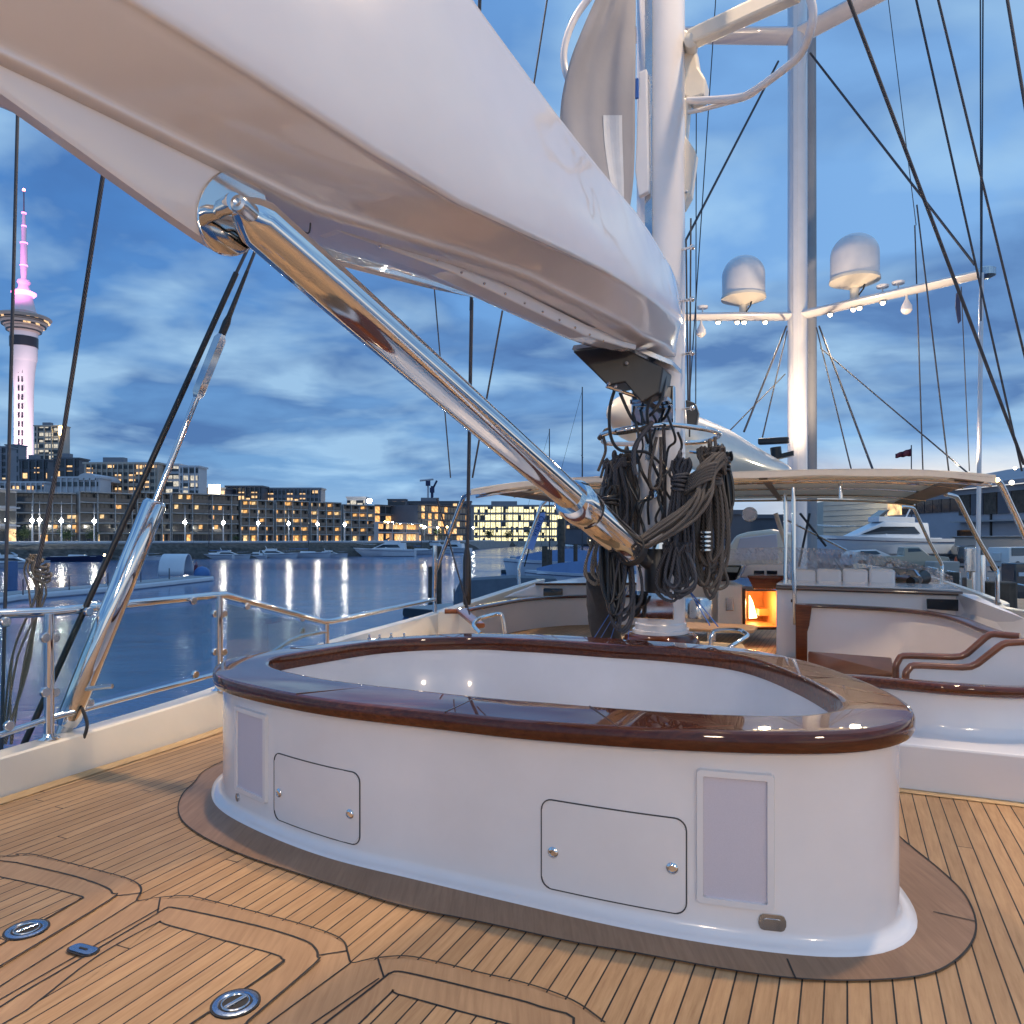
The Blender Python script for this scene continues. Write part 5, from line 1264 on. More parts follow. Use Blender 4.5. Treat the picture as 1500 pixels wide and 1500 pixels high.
ribbons('distant_block', 'long distant flat-roofed block behind the hotel', 596, 690, 735, 540, 4, 'citydark', 'litribbonwarm')
ribbons('distant_block', 'distant low block under the awning, left of the mast', 830, 905, 742, 470, 4, 'citydark', 'litribbonwarm')
MB().ball(P(541, 734, 400), 1.3, 10).build('floodlight', M['lampglow'], label='strong white floodlight on a roof above the last apartments', cat='floodlight', smooth=True)
# lit office building
ribbons('lit_office', 'glass office building with every floor lit yellow across the basin', 690, 828, 741, 440, 5, 'citygrey', 'officeroom', depth=24, cat='office building', ybase=797, frac=.70, fins=17, minz=-9)
ribbons('quay_office', 'dark offices with few lights right of the glass office, behind the strut', 828, 905, 748, 430, 5, 'citydark', 'litribbonwarm', cat='office building', ybase=797)
for x0, x1, yt, d, fl, m, r, lab in ((1040, 1100, 752, 130, 3, 'citydark', 'litribbon', 'dark shed under the awning left of the poles'), (1100, 1215, 758, 150, 3, 'citydark', 'litribbonwarm', 'dark long shed under the awning behind the far mast'), (905, 1042, 744, 300, 5, 'citydark', 'litribbonwarm', 'dark blocks behind the rope coils')):
    ribbons('quayside_shed', lab, x0, x1, yt, d, fl, m, r, cat='shed', ybase=800, roofbox=False)
# cranes
for px, y0, y1, lean, lab, w in ((627, 738, 702, .0, 'slim tower crane with a horizontal jib on the skyline', 1.3), (633, 736, 712, .3, 'blue luffing crane with a raised jib on the skyline', 2.0)):
    t = thing('tower_crane', lab, 'crane', tuple(P(px, y0, 600)), 'construction cranes on the skyline')
    MB().box((P(px, y0, 600)+P(px, y1, 600))/2, (w, w, (y0-y1)/F*600)).build('tower', M['navy' if lean else 'citywhite'], t)
    j0 = P(px-(0 if lean else 12), y1+(6 if lean else 2), 600); j1 = P(px+(7 if lean else 8), y1-(8 if lean else 0), 600)
    MB().tube([j0, j1], .8, 4).build('jib', M['navy' if lean else 'citywhite'], t)
    MB().box(P(px, y1+6, 600), (3.5, 3, 4)).build('cab', M['navy'], t)

# ------------------------------------------------------------------ floodlit tower
TD = 707; TB = P(35, 760, TD); u_ = TD/F
def tz(y): return H+(HY-y)*u_
tw_ = thing('sky_tower', 'tall floodlit needle tower glowing pink above the city at the far left', 'tower', (TB.x, TB.y, 0))
TC = Vector((TB.x, TB.y, 0))
def tl(prof): return [(r*u_, tz(y)) for r, y in prof]
MB().lathe(tl([(12.6, 790), (12.4, 690), (12.2, 620), (12.6, 570), (14, 545), (16, 529)]), TC, 28).build('shaft', M['towerwhite'], tw_, smooth=True)
for k, a in enumerate((-1.15, -1.5)):
    for y in range(545, 662, 13):
        MB().box(TC+Vector((12.9*u_*math.cos(a), 12.9*u_*math.sin(a), tz(y))), (1.1, 1.1, 5.2)).build('slot_window', M['towerband'], tw_)
MB().lathe(tl([(16, 530), (17, 527), (17.4, 512), (17.8, 495), (18, 488)]), TC, 28).build('drum', M['towerwhite'], tw_, smooth=True)
MB().lathe(tl([(18.2, 509), (18.4, 495)]), TC, 28).build('window_ring', M['towerband'], tw_, smooth=True)
MB().lathe(tl([(18, 488), (23, 484), (24, 481), (23, 480), (29, 476), (30, 473), (28, 472.5), (34, 469), (36, 466), (34, 464), (20, 461), (18, 458)]), TC, 32).build('observation_deck', M['citycream'], tw_, smooth=True, angle=25)
for r, y in ((22.6, 486), (28.4, 478), (33, 471)): MB().lathe(tl([(r, y), (r+.4, y-2.8)]), TC, 32).build('gallery_windows', M['litribbonwarm'], tw_, smooth=True)
MB().lathe(tl([(18, 460), (15.5, 455), (12, 440), (11, 434)]), TC, 24).build('upper_pod', M['towerwhite'], tw_, smooth=True)
MB().lathe(tl([(13, 434), (16, 431), (16, 429), (12, 427)]), TC, 24).build('upper_ring', M['pinkglow'], tw_, smooth=True)
MB().lathe(tl([(9, 428), (6.5, 418), (9, 414), (8, 411), (4, 410)]), TC, 20).build('crown', M['towerwhite'], tw_, smooth=True)
MB().lathe(tl([(3.6, 410), (4.6, 390), (4.6, 355), (3.0, 353), (3.6, 335), (2.6, 332), (2.2, 312), (1.4, 310)]), TC, 14).build('spire', M['towerwhite'], tw_, smooth=True)
MB().lathe(tl([(1.0, 311), (.7, 280)]), TC, 8).build('needle', M['citydark'], tw_, smooth=True)
for y in (411, 389, 356, 331, 312): MB().lathe(tl([(5 if y > 350 else 3.2, y+1), (5 if y > 350 else 3.2, y-.5)]), TC, 14).build('light_ring', M['pinkglow'], tw_, smooth=True)
MB().ball(TC+UP*tz(278), 1.2, 10).build('beacon', M['redglow'], tw_, smooth=True)
for dx, e_, c_, tz_, zz in ((-40, 1.0e6, (1, .64, .72), 90, 60), (70, 1.1e6, (1, .70, .76), 110, 60), (30, 5.5e5, (1, .24, .72), 262, 215), (-45, 4e5, (1, .24, .72), 262, 215)):
    lamp('tower_floodlight', 'SPOT', (TC.x+dx, TC.y-75, zz), e_, c_, 2.0, (TC.x, TC.y, tz_), 75 if zz < 100 else 55)

# ------------------------------------------------------------------ promenade lamps
LP = [(10,'near the left edge'),(47,'left of the pair'),(58,'right of the pair'),(90,'beneath the slack halyard'),(138,'just left of the shrouds'),(271,'first right of the ram'),(327,'second right of the ram'),(378,'third right of the ram'),(423,'fourth, before the lit orange windows'),(465,'fifth right of the ram'),(505,'last before the arcade')]
lp0 = None
for px, w in LP:
    p = shorept(px, 4); p.z = QL
    if lp0 is None:
        t = thing('street_lamp', '', 'street lamp', tuple(p), 'tall lamp posts along the far promenade')
        MB().tube([p, p+UP*4.2, p+UP*8.2], [.16, .12, .03], 8).build('post', M['citywhite'], t, smooth=True)
        MB().ball(p+UP*4.5, .34, 12).build('lamp_head', M['lampglow'], t, smooth=True); lp0 = t
    else: t = copy_tree(lp0); t.location = p
    t['label'] = 'white spire lamp post on the far promenade, '+w
ORD = ['first', 'second', 'third', 'fourth', 'fifth', 'sixth', 'seventh', 'eighth', 'ninth', 'tenth']
QLAB = ['small white lamp in front of the lit arcade, '+w+' from its left end' for w in ORD]+['small lamp before the dark hotel, '+w+' from the left' for w in ORD[:4]]+['small white lamp in front of the lit glass offices', 'low lamp just left of the thick shroud', 'low lamp just right of the thick shroud']
for k, (px, d, y) in enumerate(((564,250,765),(569,251,766),(575,252,766),(581,254,767),(587,256,768),(592,258,768),(598,260,769),(604,262,769),(610,265,770),(617,268,770),(622,295,772),(641,305,773),(655,310,772),(663,320,771),(693,350,773),(672,330,777),(684,335,776))):
    p = P(px, y, d); t = thing('quay_lamp', QLAB[k], 'lamp', (p.x, p.y, QL), 'small lamps along the arcade quay')
    MB().tube([(p.x, p.y, QL), p], .08, 6).build('post', M['citywhite'], t); MB().ball(p, .42, 10).build('lamp_head', M['lampglow'] if k % 3 else M['yellowglow'], t, smooth=True)
for k, (x0, x1, d, w) in enumerate(((8, 41, 150, 'leftmost'), (66, 82, 154, 'middle, shorter'), (98, 125, 157, 'right-hand'))):
    a, b = P(x0, 804.5, d), P(x1, 804.5, d); t = thing('lit_kiosk', w+' lit canopy strip under the left apartments at the water', 'canopy', tuple((a+b)/2), 'lit canopies at the foot of the promenade')
    MB().box((a+b)/2, ((b-a).length, .3, .45)).build('light_strip', M['stripglow'], t); MB().box((a+b)/2+UP*.5+Vector((0, .6, 0)), ((b-a).length+.6, 2, .2)).build('roof', M['slab'], t)
for px, y, d, m, lab in ((153,813,120,'spreaderglow','warm lamp on the quay seen beside the ram'),(483,803,205,'yellowglow','warm orange lamp at the water under the apartments'),(115,805,150,'lampglow','white lamp above the dark motorboat'),(1487,686,60,'spreaderglow','bright lamp on the warehouse corner at the right edge'),(905,797,200,'spreaderglow','tiny bright light under the polished strut'),(863,792,160,'spreaderglow','small light at the water below the strut')):
    MB().ball(P(px, y, d), .0012*d+.04, 10).build('lamp', M[m], label=lab, cat='lamp', smooth=True)
def bush(px, d, h, lab, z0=QL, n=160, wd=1.0):
    c = P(px, 790, d); c.z = z0; t = thing('tree', lab, 'tree', tuple(c), 'small trees on the far quay')
    MB().tube([c, c+UP*h*.5], [.12, .06], 6).build('trunk', M['timber'], t)
    g = MB()
    for k in range(n):
        v = Vector((random.gauss(0, .38)*wd, random.gauss(0, .38)*wd, random.gauss(0, .30)))*h*.5+c+UP*h*.62
        s = h*.07; a = Vector((random.uniform(-1, 1), random.uniform(-1, 1), random.uniform(-1, 1))).normalized(); b = a.orthogonal().normalized()
        g.sheet([v+a*s, v+b*s, v-a*s*.6, v-b*s])
    g.build('crown', M['foliage'], t)
for px, d, h, lab in ((98,158,3.2,'small green tree under the second lamp post from the ram'),(35,152,3.4,'small tree at the far left beside the lit canopy'),(135,162,3.0,'small tree hidden by the black shroud'),(345,196,2.0,'small bush by the promenade wall in the middle'),(640,310,6,'dark tree left of the thick shroud'),(668,330,9,'larger dark tree behind the thick shroud'),(716,436,7,'tree before the lit offices, left one'),(745,436,6,'tree before the lit offices, middle one'),(778,436,7,'tree before the lit offices, right one'),(560,252,4,'small tree at the start of the arcade')):
    bush(px, d, h, lab)

# ------------------------------------------------------------------ boats
def hull_secs(L, Bm, Hh, flare=.18, n=13, transom=.85):
    secs = []
    for i in range(n):
        f = i/(n-1); w = Bm/2*((transom+(1-transom)*math.sin(min(f/.45, 1)*math.pi/2)) if f < .45 else max(.01, math.cos((f-.45)/.55*math.pi/2)**.75)); sh = Hh*(1+.28*f*f); k = -.3+(.0 if f < .8 else (f-.8)*1.5)
        x = -L/2+L*f; ov = (f > .9)*0
        wl = w*(1-flare-.35*f*f)
        secs.append([Vector((x+L*.05*f*f, w, sh)), Vector((x+L*.02*f*f, wl, .15)), Vector((x, wl*.4, k)), Vector((x, -wl*.4, k)), Vector((x+L*.02*f*f, -wl, .15)), Vector((x+L*.05*f*f, -w, sh))])
    return secs
def boat(name, lab, cat, px, d, L, rz, z=WZ, kind='motor', cover=None, group='boats moored in the marina', hullm='boatwhite', Hh=None, mast=0):
    if d < 0: d = shorept(px).y+d
    c = P(px, 790, d); c.z = z
    t = thing(name, lab, cat, (0, 0, 0), group); Hh = Hh or L*.10; Bm = L*.30
    MB().loft(hull_secs(L, Bm, Hh)).build('hull', M[hullm], t, smooth=True, angle=40)
    MB().box((0, 0, Hh*1.02+.01), (L*.86, Bm*.6, .06)).build('deck', M['boatwhite'], t)
    st = MB(); s_ = hull_secs(L, Bm, Hh)
    for sd3 in (0, 5):
        st.tube([q[sd3]-UP*Hh*.22 for q in s_], .035, 5)
    st.build('rub_strake', M['navy'], t)
    if kind == 'motor':
        cs = []
        for x, w, h in ((-.34, .36, .0), (-.33, .36, .95), (-.02, .36, 1.05), (.16, .30, .35), (.26, .22, .0)):
            cs.append([Vector((L*x, Bm*w, Hh)), Vector((L*x, Bm*w*.82, Hh+Hh*h)), Vector((L*x, -Bm*w*.82, Hh+Hh*h)), Vector((L*x, -Bm*w, Hh))])
        MB().loft(cs).build('cabin', M['boatwhite'], t, bevel=.05)
        for sgn in (1, -1):
            w_ = MB(); w_.prism([Vector((L*.16, sgn*Bm*.303, Hh*1.25)), Vector((L*.02, sgn*Bm*.345, Hh*1.72)), Vector((-L*.22, sgn*Bm*.345, Hh*1.72)), Vector((-L*.26, sgn*Bm*.36, Hh*1.30))], (0, sgn*.05, 0)); w_.build('side_window', M['glassdark'], t)
        f_ = MB(); f_.prism([Vector((-L*.24, -Bm*.27, Hh*1.98)), Vector((L*.02, -Bm*.25, Hh*2.02)), Vector((L*.02, Bm*.25, Hh*2.02)), Vector((-L*.24, Bm*.27, Hh*1.98))], UP*Hh*.32); f_.build('flybridge', M['boatwhite'], t, bevel=.05)
        f_ = MB(); f_.prism([Vector((-L*.02, -Bm*.2, Hh*2.3)), Vector((L*.02, -Bm*.2, Hh*2.3)), Vector((-L*.05, -Bm*.2, Hh*2.75)), Vector((-L*.07, -Bm*.2, Hh*2.75))], (0, Bm*.4, 0)); f_.build('windscreen', M['glassdark'], t)
        MB().tube([(-L*.22, 0, Hh*2.3), (-L*.26, 0, Hh*3.0)], .06, 6).build('radar_arch', M['boatwhite'], t)
        r_ = MB(); r_.tube([(L*.2, Bm*.36, Hh*1.75), (L*.36, Bm*.24, Hh*1.8), (L*.50, 0, Hh*1.9), (L*.36, -Bm*.24, Hh*1.8), (L*.2, -Bm*.36, Hh*1.75)], .025, 5); r_.build('bow_rail', M['steel'], t)
    else:
        cs = []
        for x, w, h in ((-.12, .22, .0), (-.10, .22, .40), (.18, .16, .34), (.26, .1, .0)):
            cs.append([Vector((L*x, Bm*w, Hh)), Vector((L*x, Bm*w*.8, Hh+Hh*h)), Vector((L*x, -Bm*w*.8, Hh+Hh*h)), Vector((L*x, -Bm*w, Hh))])
        MB().loft(cs).build('cabin', M['boatwhite'], t)
    if cover:
        cv = []
        for x, w, h in ((-.48, .42, .15), (-.3, .46, .55), (.0, .46, .9), (.25, .34, .7), (.44, .1, .35)):
            cv.append([Vector((L*x, Bm*w, Hh*1.05)), Vector((L*x, 0, Hh*(1.05+h))), Vector((L*x, -Bm*w, Hh*1.05))])
        MB().loft(cv).build('boat_cover', M[cover], t, smooth=True, angle=30)
    if mast:
        MB().tube([(L*.06, 0, Hh), (L*.06, 0, Hh+mast)], [.11, .07], 8).build('mast', M['darkmast'], t)
        MB().box((L*.06, 0, Hh+mast*.6), (.08, Bm*.7, .06)).build('spreader', M['darkmast'], t)
        MB().tube([(L*.05, 0, Hh*1.9), (-L*.36, 0, Hh*1.9)], .09, 6).build('boom', M['boatblue'], t)
        MB().tube([(L*.5, 0, Hh*1.2), (L*.06, 0, Hh+mast*.98)], .02, 4).build('forestay', M['wire'], t)
    t.location = c; t.rotation_euler = (0, 0, R(rz)); t['base'] = tuple(c)
    return t
boat('motor_boat', 'white motor boat with a low cabin below the second lamp right of the ram', 'motor boat', 337, -6, 7.5, 10)
boat('motor_boat', 'white cruiser with a dark windscreen under the third lamp', 'motor boat', 404, -6, 8.5, 5)
boat('sail_boat', 'low white yacht hull with a bare deck beside the cruiser', 'sailing boat', 448, -7, 10, 3, kind='sail', mast=11)
boat('sport_cruiser', 'large white sport fishing cruiser before the lit arcade', 'motor boat', 565, -9, 14, 178, Hh=1.6)
boat('motor_boat', 'little white launch between the first and second cruisers', 'motor boat', 371, -5, 5.5, 185)
boat('motor_boat', 'small white cabin boat below the fifth lamp', 'motor boat', 486, -7, 6.5, 8)
boat('sail_boat', 'slim yacht with a light mast below the second lamp', 'sailing boat', 310, -5, 9, 182, kind='sail', mast=12)
boat('motor_boat', 'white cruiser right of the sport fishing boat', 'motor boat', 628, -10, 13, 170)
boat('motor_boat', 'white cruiser half hidden by the awning leg', 'motor boat', 657, -14, 14, 165)
boat('sail_boat', 'white yacht with a pale mast just left of the awning leg', 'sailing boat', 613, -14, 12, 20, kind='sail', mast=13)
boat('motor_boat', 'dark-hulled speedboat under the right-hand lit canopy', 'motor boat', 110, -8, 9, 5, hullm='navy', kind='sail')
boat('motor_boat', 'pale blue boat at the far left edge behind the ropes', 'motor boat', 22, 105, 8, 15)
boat('motor_boat', 'small white boat glimpsed behind the polished ram', 'motor boat', 205, -7, 7, 8)
boat('covered_yacht', 'big yacht under a long pale blue cover across the basin', 'sailing boat', 835, 80, 13, 176, kind='sail', cover='boatblue', Hh=1.55, hullm='boatwhite', mast=0)
boat('covered_yacht', 'nearer white yacht with a blue cover on its boom beside the piles', 'sailing boat', 856, 62, 9, 172, kind='sail', cover='boatblue', Hh=1.15)
boat('sail_boat', 'yacht with a tall dark mast rising behind the awning', 'sailing boat', 862, 95, 13, 170, kind='sail', mast=22)
boat('sail_boat', 'yacht with a shorter dark leaning mast left of the strut', 'sailing boat', 812, 110, 12, 175, kind='sail', mast=19)
# covered dinghy
dg = thing('covered_dinghy', 'tender under a grey tarpaulin on the near pontoon', 'dinghy', (0, 0, 0))
c = P(752, 865, 33); 
cs = []
for x, w, h in ((-2.6, .6, .35), (-2.3, 1.0, 1.0), (0, 1.1, 1.15), (1.8, 1.0, 1.1), (2.4, .8, .55)): cs.append([c+Vector((x, 0, -.55))+Vector((0, -w, 0)), c+Vector((x, -w*.7, h-.55)), c+Vector((x, w*.7, h-.5)), c+Vector((x, w, -.55))])
dg['base'] = (c.x, c.y, c.z-.6); dg.location = dg['base']
MB().loft(cs).build('tarpaulin', M['tarp'], dg, smooth=True, angle=25)
MB().box(c+UP*-.68, (4.4, 1.6, .3)).build('hull', M['antifoul'], dg, bevel=.1)
# pontoons
def pontoon(name, lab, pts, w, m='slab', edge='boatwhite'):
    pts = [Vector(p) for p in pts]; t = thing(name, lab, 'pontoon', tuple(pts[0]))
    t['base'] = tuple(pts[0])
    sweep(MB(), pts, w, .5).build('float', M[edge], t); sweep(MB(), [p+UP*.03 for p in pts], w*.92, .06).build('decking', M[m], t)
    for i in range(1, 7):
        p = pts[0].lerp(pts[-1], i/7.3)
        MB().tube([p, p+UP*1.0], .04, 6).build('stanchion', M['darkmast'], t)
    return t
pz = WZ+.45
pontoon('left_pontoon', 'long white-edged pontoon stretching in from the left edge', [G(-150, 891, pz), G(0, 870, pz), G(150, 858, pz), G(294, 844, pz)], 2.6)
ten = thing('tent_shelter', 'white rounded canopy shelter near the end of the left pontoon', 'shelter', tuple(G(260, 843, pz)))
c = Vector(ten['base']); secs = []
for x in (-1.4, -1.3, .9, 1.1):
    r = 1.0 if abs(x) < 1.35 else .96
    secs.append([c+Vector((x, 1.1*r*math.cos(a), 2.1*r*math.sin(a))) for a in [math.pi*k/12 for k in range(13)]])
MB().loft(secs, False, False).build('canopy', M['boatwhite'], ten, smooth=True, solid=.05)
MB().tube([c+Vector((-1.35, 1.05*math.cos(a), 2.05*math.sin(a))) for a in [math.pi*k/12 for k in range(13)]], .05, 6).build('hoop', M['steel'], ten)
jb = MB().ball(G(296, 843, pz)+UP*.1, .8, 12); jb.build('fender', M['blueplastic'], label='blue bumper at the tip of the left pontoon', cat='fender', smooth=True)
ob = MB(); ob.prism([G(283, 841, pz), G(288, 841, pz), G(286, 832, pz)], (0, .3, .9)); ob.build('folded_flag', M['red'], label='small furled red flag at the tip of the left pontoon', cat='flag')
for px, yt, yb, w_, lab in ((632,830,882,.16,'dark piling left of the awning leg'),(641,800,880,.20,'brown piling immediately behind the awning leg'),(798,800,845,.14,'slim dark piling before the blue yacht'),(805,805,850,.13,'short round-topped piling before the blue yacht'),(822,760,848,.17,'tall dark piling right of the flag banner'),(843,797,848,.10,'slender piling further right before the blue yacht'),(17,822,860,.25,'blue capped piling at the far left'),(600,800,806,.2,'tiny piling beside the cruisers')):
    d = 4*F/(yb-HY+8) if px not in (17, 600) else (60 if px == 17 else 190)
    p = P(px, yb, d); MB().tube([Vector((p.x, p.y, WZ-.5)), Vector((p.x, p.y, H+(HY-yt)/F*d))], w_*d/36, 12).build('piling', M['timber'] if px != 17 else M['boatblue'], label=lab, cat='piling', group='mooring piles in the basin')
pontoon('near_pontoon', 'dark pontoon just beyond the left bulwark', [G(622, 893, pz), G(700, 884, pz), G(900, 878, pz)], 3.0, 'slab', 'antifoul')
pontoon('middle_pontoon', 'dark finger pontoon below the blue covered yachts', [G(742, 834, pz), G(800, 836, pz), G(905, 838, pz)], 2.0, 'slab', 'antifoul')
# feather banner
bn = thing('feather_banner', 'pale blue feather banner with dark lettering beside the awning leg', 'banner', tuple(P(778, 808, 30)))
b0, b1, b2, b3, b4 = P(778, 805, 30), P(770, 803, 30), P(787, 758, 30), P(793, 751, 30), P(800, 751, 30)
bf = MB(); bf.prism([P(771, 803, 30), P(781, 806, 30), P(790, 780, 30), P(799, 756, 30), P(798, 750, 30), P(791, 752, 30), P(785, 765, 30)], (0, .02, 0)); bf.build('cloth', M['bannerblue'], bn)
MB().tube([P(768, 830, 30.1), P(786, 762, 30.1), P(792, 750, 30.1), P(800, 750, 30.1)], .03, 6).build('pole', M['black'], bn)
def text(body, size, mat_, parent, loc, ex, up, ext=.004):
    cu = bpy.data.curves.new('lettering', 'FONT'); cu.body = body; cu.size = size; cu.align_x = 'CENTER'; cu.align_y = 'CENTER'; cu.extrude = ext
    tmp = bpy.data.objects.new('tmp', cu); COL.objects.link(tmp)
    dg_ = bpy.context.evaluated_depsgraph_get(); me = bpy.data.meshes.new_from_object(tmp.evaluated_get(dg_)); bpy.data.objects.remove(tmp)
    ex = Vector(ex).normalized(); up = Vector(up).normalized(); nn = ex.cross(up)
    base = Vector(parent['base']) if parent is not None else Vector()
    for v in me.vertices: v.co = Vector(loc)+ex*v.co.x+up*v.co.y+nn*v.co.z-base
    me.materials.append(mat_); o = bpy.data.objects.new('lettering', me); COL.objects.link(o); o.parent = parent
    return o
dv = (P(797, 757, 30)-P(778, 800, 30)).normalized()
text('VIDRO', .29, M['bannertext'], bn, P(788.5, 771, 29.95), dv, dv.cross(Vector((0, 1, 0)))*-1 if dv.cross(Vector((0, 1, 0))).z < 0 else dv.cross(Vector((0, 1, 0))))

# ------------------------------------------------------------------ right-hand quay
QG = QR
wh = thing('warehouse', 'long grey warehouse with a band of windows at the right edge', 'warehouse', tuple(P(1420, 815, 90)))
wa0, wa1 = P(1300, 819, 96), P(1640, 826, 62); wa0.z = wa1.z = QG; e = (wa1-wa0).normalized(); n = Vector((e.y, -e.x, 0)); n = n if n.y < 0 else -n
MB().prism([wa0, wa1, wa1-n*30, wa0-n*30], UP*7.6).build('wall', M['warehouse'], wh)
MB().prism([wa0+n*.8+UP*7.6, wa1+n*.8+UP*7.6, wa1-n*16+UP*10.8, wa0-n*16+UP*10.8], UP*.4).build('roof', M['warehouseroof'], wh)
Lw = (wa1-wa0).length
for k in range(9): MB().box(wa0+e*(1+k*1.55)+n*.05+UP*6.0, (1.42, .2, 1.5), e, n).build('window', M['warmroompale'] if k < 2 else M['glassdark'], wh)
MB().box(wa0+e*15.2+n*.06+UP*1.6, (2.8, .2, 3.2), e, n).build('dark_door', M['blackglass'], wh)
MB().box(wa0+e*6.1+n*.06+UP*1.5, (2.6, .2, 3.0), e, n).build('roller_door', M['citydark'], wh)
MB().box(wa0+e*19+n*.06+UP*3.4, (.16, .2, 6.8), e, n).build('downpipe', M['rubber'], wh)
MB().prism([wa0+e*14+n*.1+UP*4.0, wa1+n*.1+UP*4.0, wa1+n*.1+UP*4.15, wa0+e*14+n*.1+UP*4.15], n*1.0).build('ledge', M['slab'], wh)
for k in range(8): MB().box(wa0+e*(15+k*2.0)+n*.08+UP*5.9, (1.8, .2, 2.2), e, n).build('upper_panel', M['citydark'] if k % 2 else M['timber'], wh)
MB().ball(P(1482, 707, 63), .2, 10).build('wall_lamp', M['stripglow'], label='greenish wall lamp under the warehouse eaves', cat='lamp', smooth=True)
pw = thing('pale_shed', 'cream boarded shed wall glowing behind the dark stays', 'shed', tuple(P(1260, 812, 110)))
p0, p1 = P(1206, 812, 115), P(1335, 812, 100); p0.z = p1.z = QG
MB().prism([p0, p1, p1+Vector((3, 20, 0)), p0+Vector((3, 20, 0))], UP*8.0).build('wall', M['palewall'], pw)
for k in range(9): MB().box((p0+p1)/2+UP*(.9+k*.8)+Vector((-.06, -.1, 0)), ((p1-p0).length, .06, .05), (p1-p0).normalized(), None).build('board_joint', M['citygrey'], pw)
lamp('shed_floodlight', 'SPOT', tuple((p0+p1)/2+Vector((-3, -10, 9))), 2600, (1, .86, .6), .3, tuple((p0+p1)/2+UP*4), 110)
lw = thing('yard_wall', 'low pale wall behind the white car', 'wall', tuple(P(1450, 822, 58)))
q0, q1 = P(1395, 826, 72), P(1600, 830, 54); q0.z = q1.z = QG
MB().prism([q0, q1, q1+Vector((.2, .4, 0)), q0+Vector((.2, .4, 0))], UP*2.4).build('wall', M['citycream'], lw); sweep(MB(), [q0+UP*2.5, q1+UP*2.5], .5, .1).build('coping', M['slab'], lw)
my = boat('motor_yacht', 'white flybridge motor yacht standing ashore before the pale shed', 'motor yacht', 1283, 62, 11.5, 182, z=QG+.9, Hh=1.35, group='boats ashore')
for x in (-3, 3):
    o = MB().box((x, 0, -.7), (.6, 2.0, .9)).build('cradle', M['timber'], my)
fl = thing('flag_pole', 'thin flagpole with a dark red flag flying left above the awning', 'flag', tuple(P(1334, 700, 70)))
MB().tube([P(1335, 800, 70), P(1335, 652, 70)], .05, 6).build('pole', M['darkmast'], fl)
fg = MB(); fg.loft([[P(1334-i*1.6, 657+i*.55+.4*math.sin(i*1.1), 70+.2*math.sin(i*.9)), P(1334-i*1.6, 668+i*.22+.5*math.sin(i*1.1+.5), 70+.2*math.sin(i*.9))] for i in range(15)], False, False)
fg.build('flag_cloth', M['red'], fl, smooth=True, solid=.02)
def car(lab, px, d, rz, m, kind='suv', L=4.5):
    c = P(px, 790, d); c.z = QG; t = thing('parked_car', lab, 'car', (0, 0, 0), 'vehicles parked on the right quay'); W_ = 1.75
    if kind == 'suv': side = [(-2.2, .35), (-2.25, 1.0), (-2.1, 1.65), (.3, 1.72), (1.0, 1.12), (2.1, .95), (2.25, .6), (2.2, .35)]
    elif kind == 'pickup': side = [(-2.5, .4), (-2.5, 1.05), (-.5, 1.05), (-.45, 1.65), (.5, 1.68), (1.1, 1.1), (2.3, 1.0), (2.45, .6), (2.4, .4)]
    else: side = [(-2.1, .3), (-2.15, .9), (-1.7, 1.35), (-.2, 1.45), (.9, 1.0), (2.0, .85), (2.15, .5), (2.1, .3)]
    secs = []
    for y, sc_, k in ((-W_/2, .98, .88), (-W_/2+.08, 1, 1), (W_/2-.08, 1, 1), (W_/2, .98, .88)):
        secs.append([Vector((x*sc_, y*(1 if z < 1.2 else .86), z if z < 1.2 else 1.2+(z-1.2)*k)) for x, z in side])
    MB().loft(secs).build('body', M[m], t, smooth=True, angle=35, bevel=.03)
    top_ = max(z for x, z in side); xs = [x for x, z in side if z > 1.25]
    for sgn in (-1, 1):
        y = sgn*W_/2*.93
        MB().prism([(xs[0]+.2, y, 1.08), (xs[0]+.25, y*.93, top_-.10), (xs[-1]-.02, y*.93, top_-.10), (xs[-1]+.42, y, 1.08)], (0, sgn*.03, 0)).build('side_window', M['glassdark'], t)
        MB().box((-2.18 if kind != 'pickup' else -2.44, sgn*.7, .95), (.1, .18, .28)).build('tail_light', M['red'], t)
        MB().box((2.1, sgn*.62, .75), (.12, .3, .14)).build('headlight', M['boatwhite'], t)
        for x in (-1.4, 1.4):
            wh_ = MB().lathe([(.34, -.1), (.36, -.08), (.36, .08), (.34, .1)], (x, sgn*(W_/2-.08), .36), 18, (0, 1, 0)).build('wheel', M['tyre'], t, smooth=True, angle=30)
            MB().lathe([(.2, -.115), (.2, .115)], (x, sgn*(W_/2-.08), .36), 12, (0, 1, 0)).build('rim', M['steel'], wh_)
    MB().box((-2.27 if kind == 'suv' else -2.16, 0, 1.0), (.16 if kind == 'suv' else .02, .62, .62 if kind == 'suv' else .15)).build('spare_wheel_cover' if kind == 'suv' else 'number_plate', M[m], t, bevel=.06)
    MB().prism([(xs[-1]-.0, -W_*.36, top_-.08), (xs[-1]+.0, W_*.36, top_-.08), (xs[-1]+.55, W_*.42, 1.1), (xs[-1]+.55, -W_*.42, 1.1)], (.03, 0, .02)).build('windscreen', M['glassdark'], t)
    t.location = c; t.rotation_euler = (0, 0, R(rz)); t['base'] = tuple(c)
    return t
car('white off-road car with a covered spare wheel at the right edge', 1494, 52, 20, 'carwhite')
car('beige pickup truck parked below the white motor yacht', 1330, 52, -12, 'carbeige', 'pickup')
car('white estate car left of the beige pickup', 1278, 56, 8, 'carwhite', 'hatch')
car('dark car half hidden by the steel posts', 1412, 60, 70, 'cardark', 'suv')
cn = thing('traffic_cone', 'orange traffic cone beside the dark car', 'traffic cone', tuple(P(1400, 822, 50)))
p = P(1400, 822, 50); p.z = QG
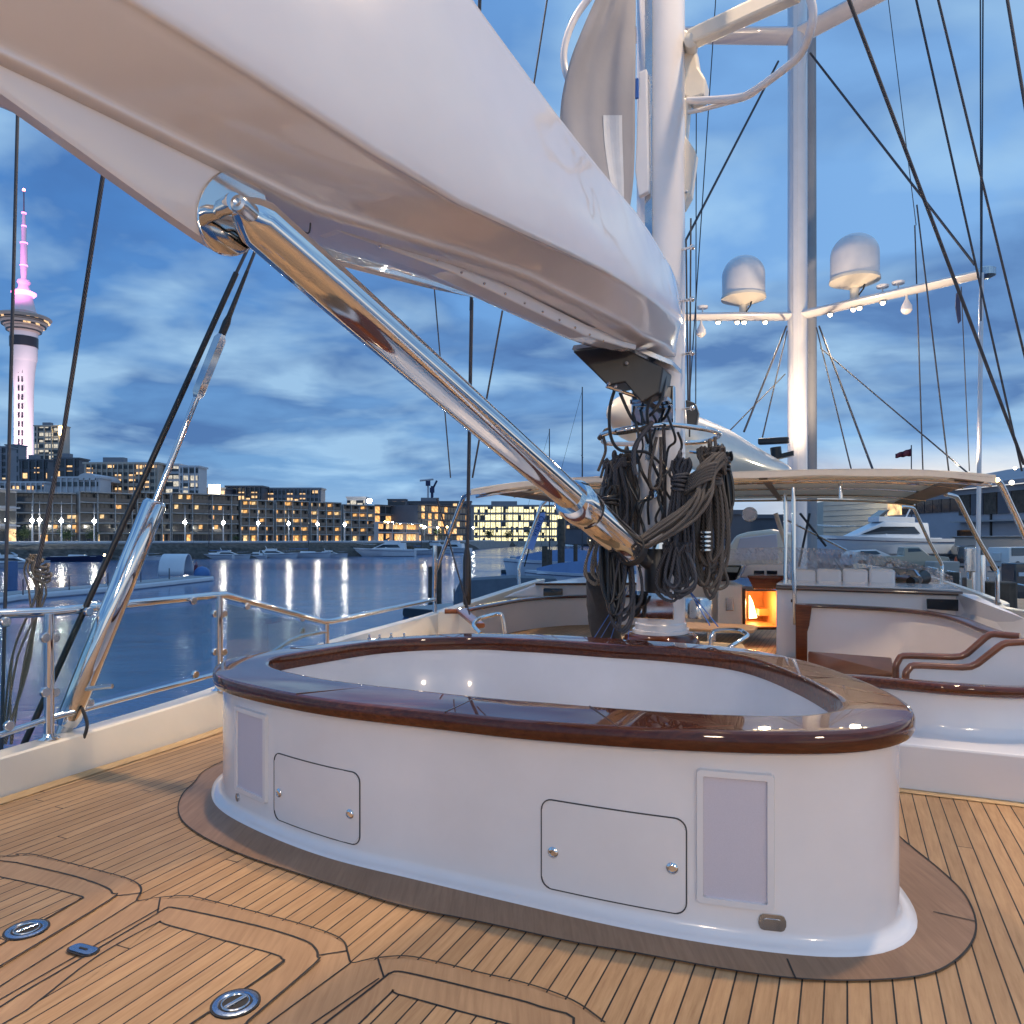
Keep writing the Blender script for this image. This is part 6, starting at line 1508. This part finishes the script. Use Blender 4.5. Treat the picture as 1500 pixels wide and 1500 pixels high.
MB().lathe([(.30, 0), (.26, .03), (.05, 1.0), (.02, 1.02)], p, 14).build('cone_body', M['conered'], cn, smooth=True); MB().lathe([(.19, .35), (.13, .6)], p, 14).build('white_band', M['boatwhite'], cn)
# near right: posts, piles, dock edge
sb = thing('steel_boarding_posts', 'pair of polished steel posts with a box on top beside the right bulwark', 'post', tuple(P(1428, 885, 13)))
MB().tube([P(1424, 900, 13), P(1423, 812, 13)], .075, 14).build('post', M['chrome'], sb, smooth=True)
MB().tube([P(1437, 900, 13), P(1437, 813, 13)], .085, 14).build('post', M['chrome'], sb, smooth=True)
MB().box(P(1421, 820, 12.9), (.16, .2, .42), RT, AX).build('control_box', M['steel'], sb, bevel=.02)
MB().tube([P(1424, 812, 13), P(1433, 802, 13)], .04, 10).build('lever', M['chrome'], sb, smooth=True)
for px, yt, d, w_, lab in ((1464,852,13,.26,'thick brown dock pile right of the steel posts'),(1424,846,19,.22,'dark dock pile behind the steel posts'),(1395,838,24,.2,'dark dock pile further along the quay')):
    p = P(px, yt, d); MB().tube([Vector((p.x, p.y, WZ-.5)), p-UP*.02, p], [w_, w_, w_*.92], 12).build('dock_pile', M['timber'], label=lab, cat='piling', group='dock piles on the right')
dk = MB(); sweep(dk, [Vector((11.5, 12, -1.3)), Vector((15.2, 22, -1.3)), Vector((20.5, 38, -1.3))], 1.4, .9); dk.build('floating_dock', M['timber'], label='dark timber dock edge along the right quay', cat='dock')
for k in range(5):
    p = Vector((13.3+k*1.55, 17.2+k*4.3, -1.05)); t = thing('dock_railing', 'low grey handrail hoop on the right dock, '+ORD[k]+' from the near end', 'handrail', tuple(p), 'handrail hoops on the right dock')
    dv_ = Vector((.34, .94, 0)); MB().tube([p, p+UP*.9, p+UP*.9+dv_*2.4, p+dv_*2.4], .03, 8).build('hoop', M['steel'], t); MB().tube([p+UP*.45, p+UP*.45+dv_*2.4], .02, 6).build('mid_bar', M['steel'], t)
kb = thing('kerb_box', 'dark low power box with a pale stripe on the right quay', 'power box', tuple(P(1488, 850, 24)))
MB().box(P(1497, 845, 24)-UP*.35, (.9, .7, 1.6)).build('housing', M['cardark'], kb, bevel=.04); MB().box(P(1497, 845, 24)+Vector((0, -.37, .1)), (.7, .03, .12)).build('stripe', M['boatwhite'], kb)
for k, (px, y, d, w_) in enumerate(((1380, 832, 48, 'pale tarpaulin heap on the right dock'), (1350, 826, 52, 'low pale crate on the right dock'))):
    p = P(px, y, d); p.z = QG; MB().box(p+UP*.4, (1.6, 1.2, .8)).build('crate', M['citycream'], label=w_, cat='crate', bevel=.08)
lamp('yard_light', 'POINT', tuple(P(1470, 700, 56)), 1200, (1, .85, .6), .3)
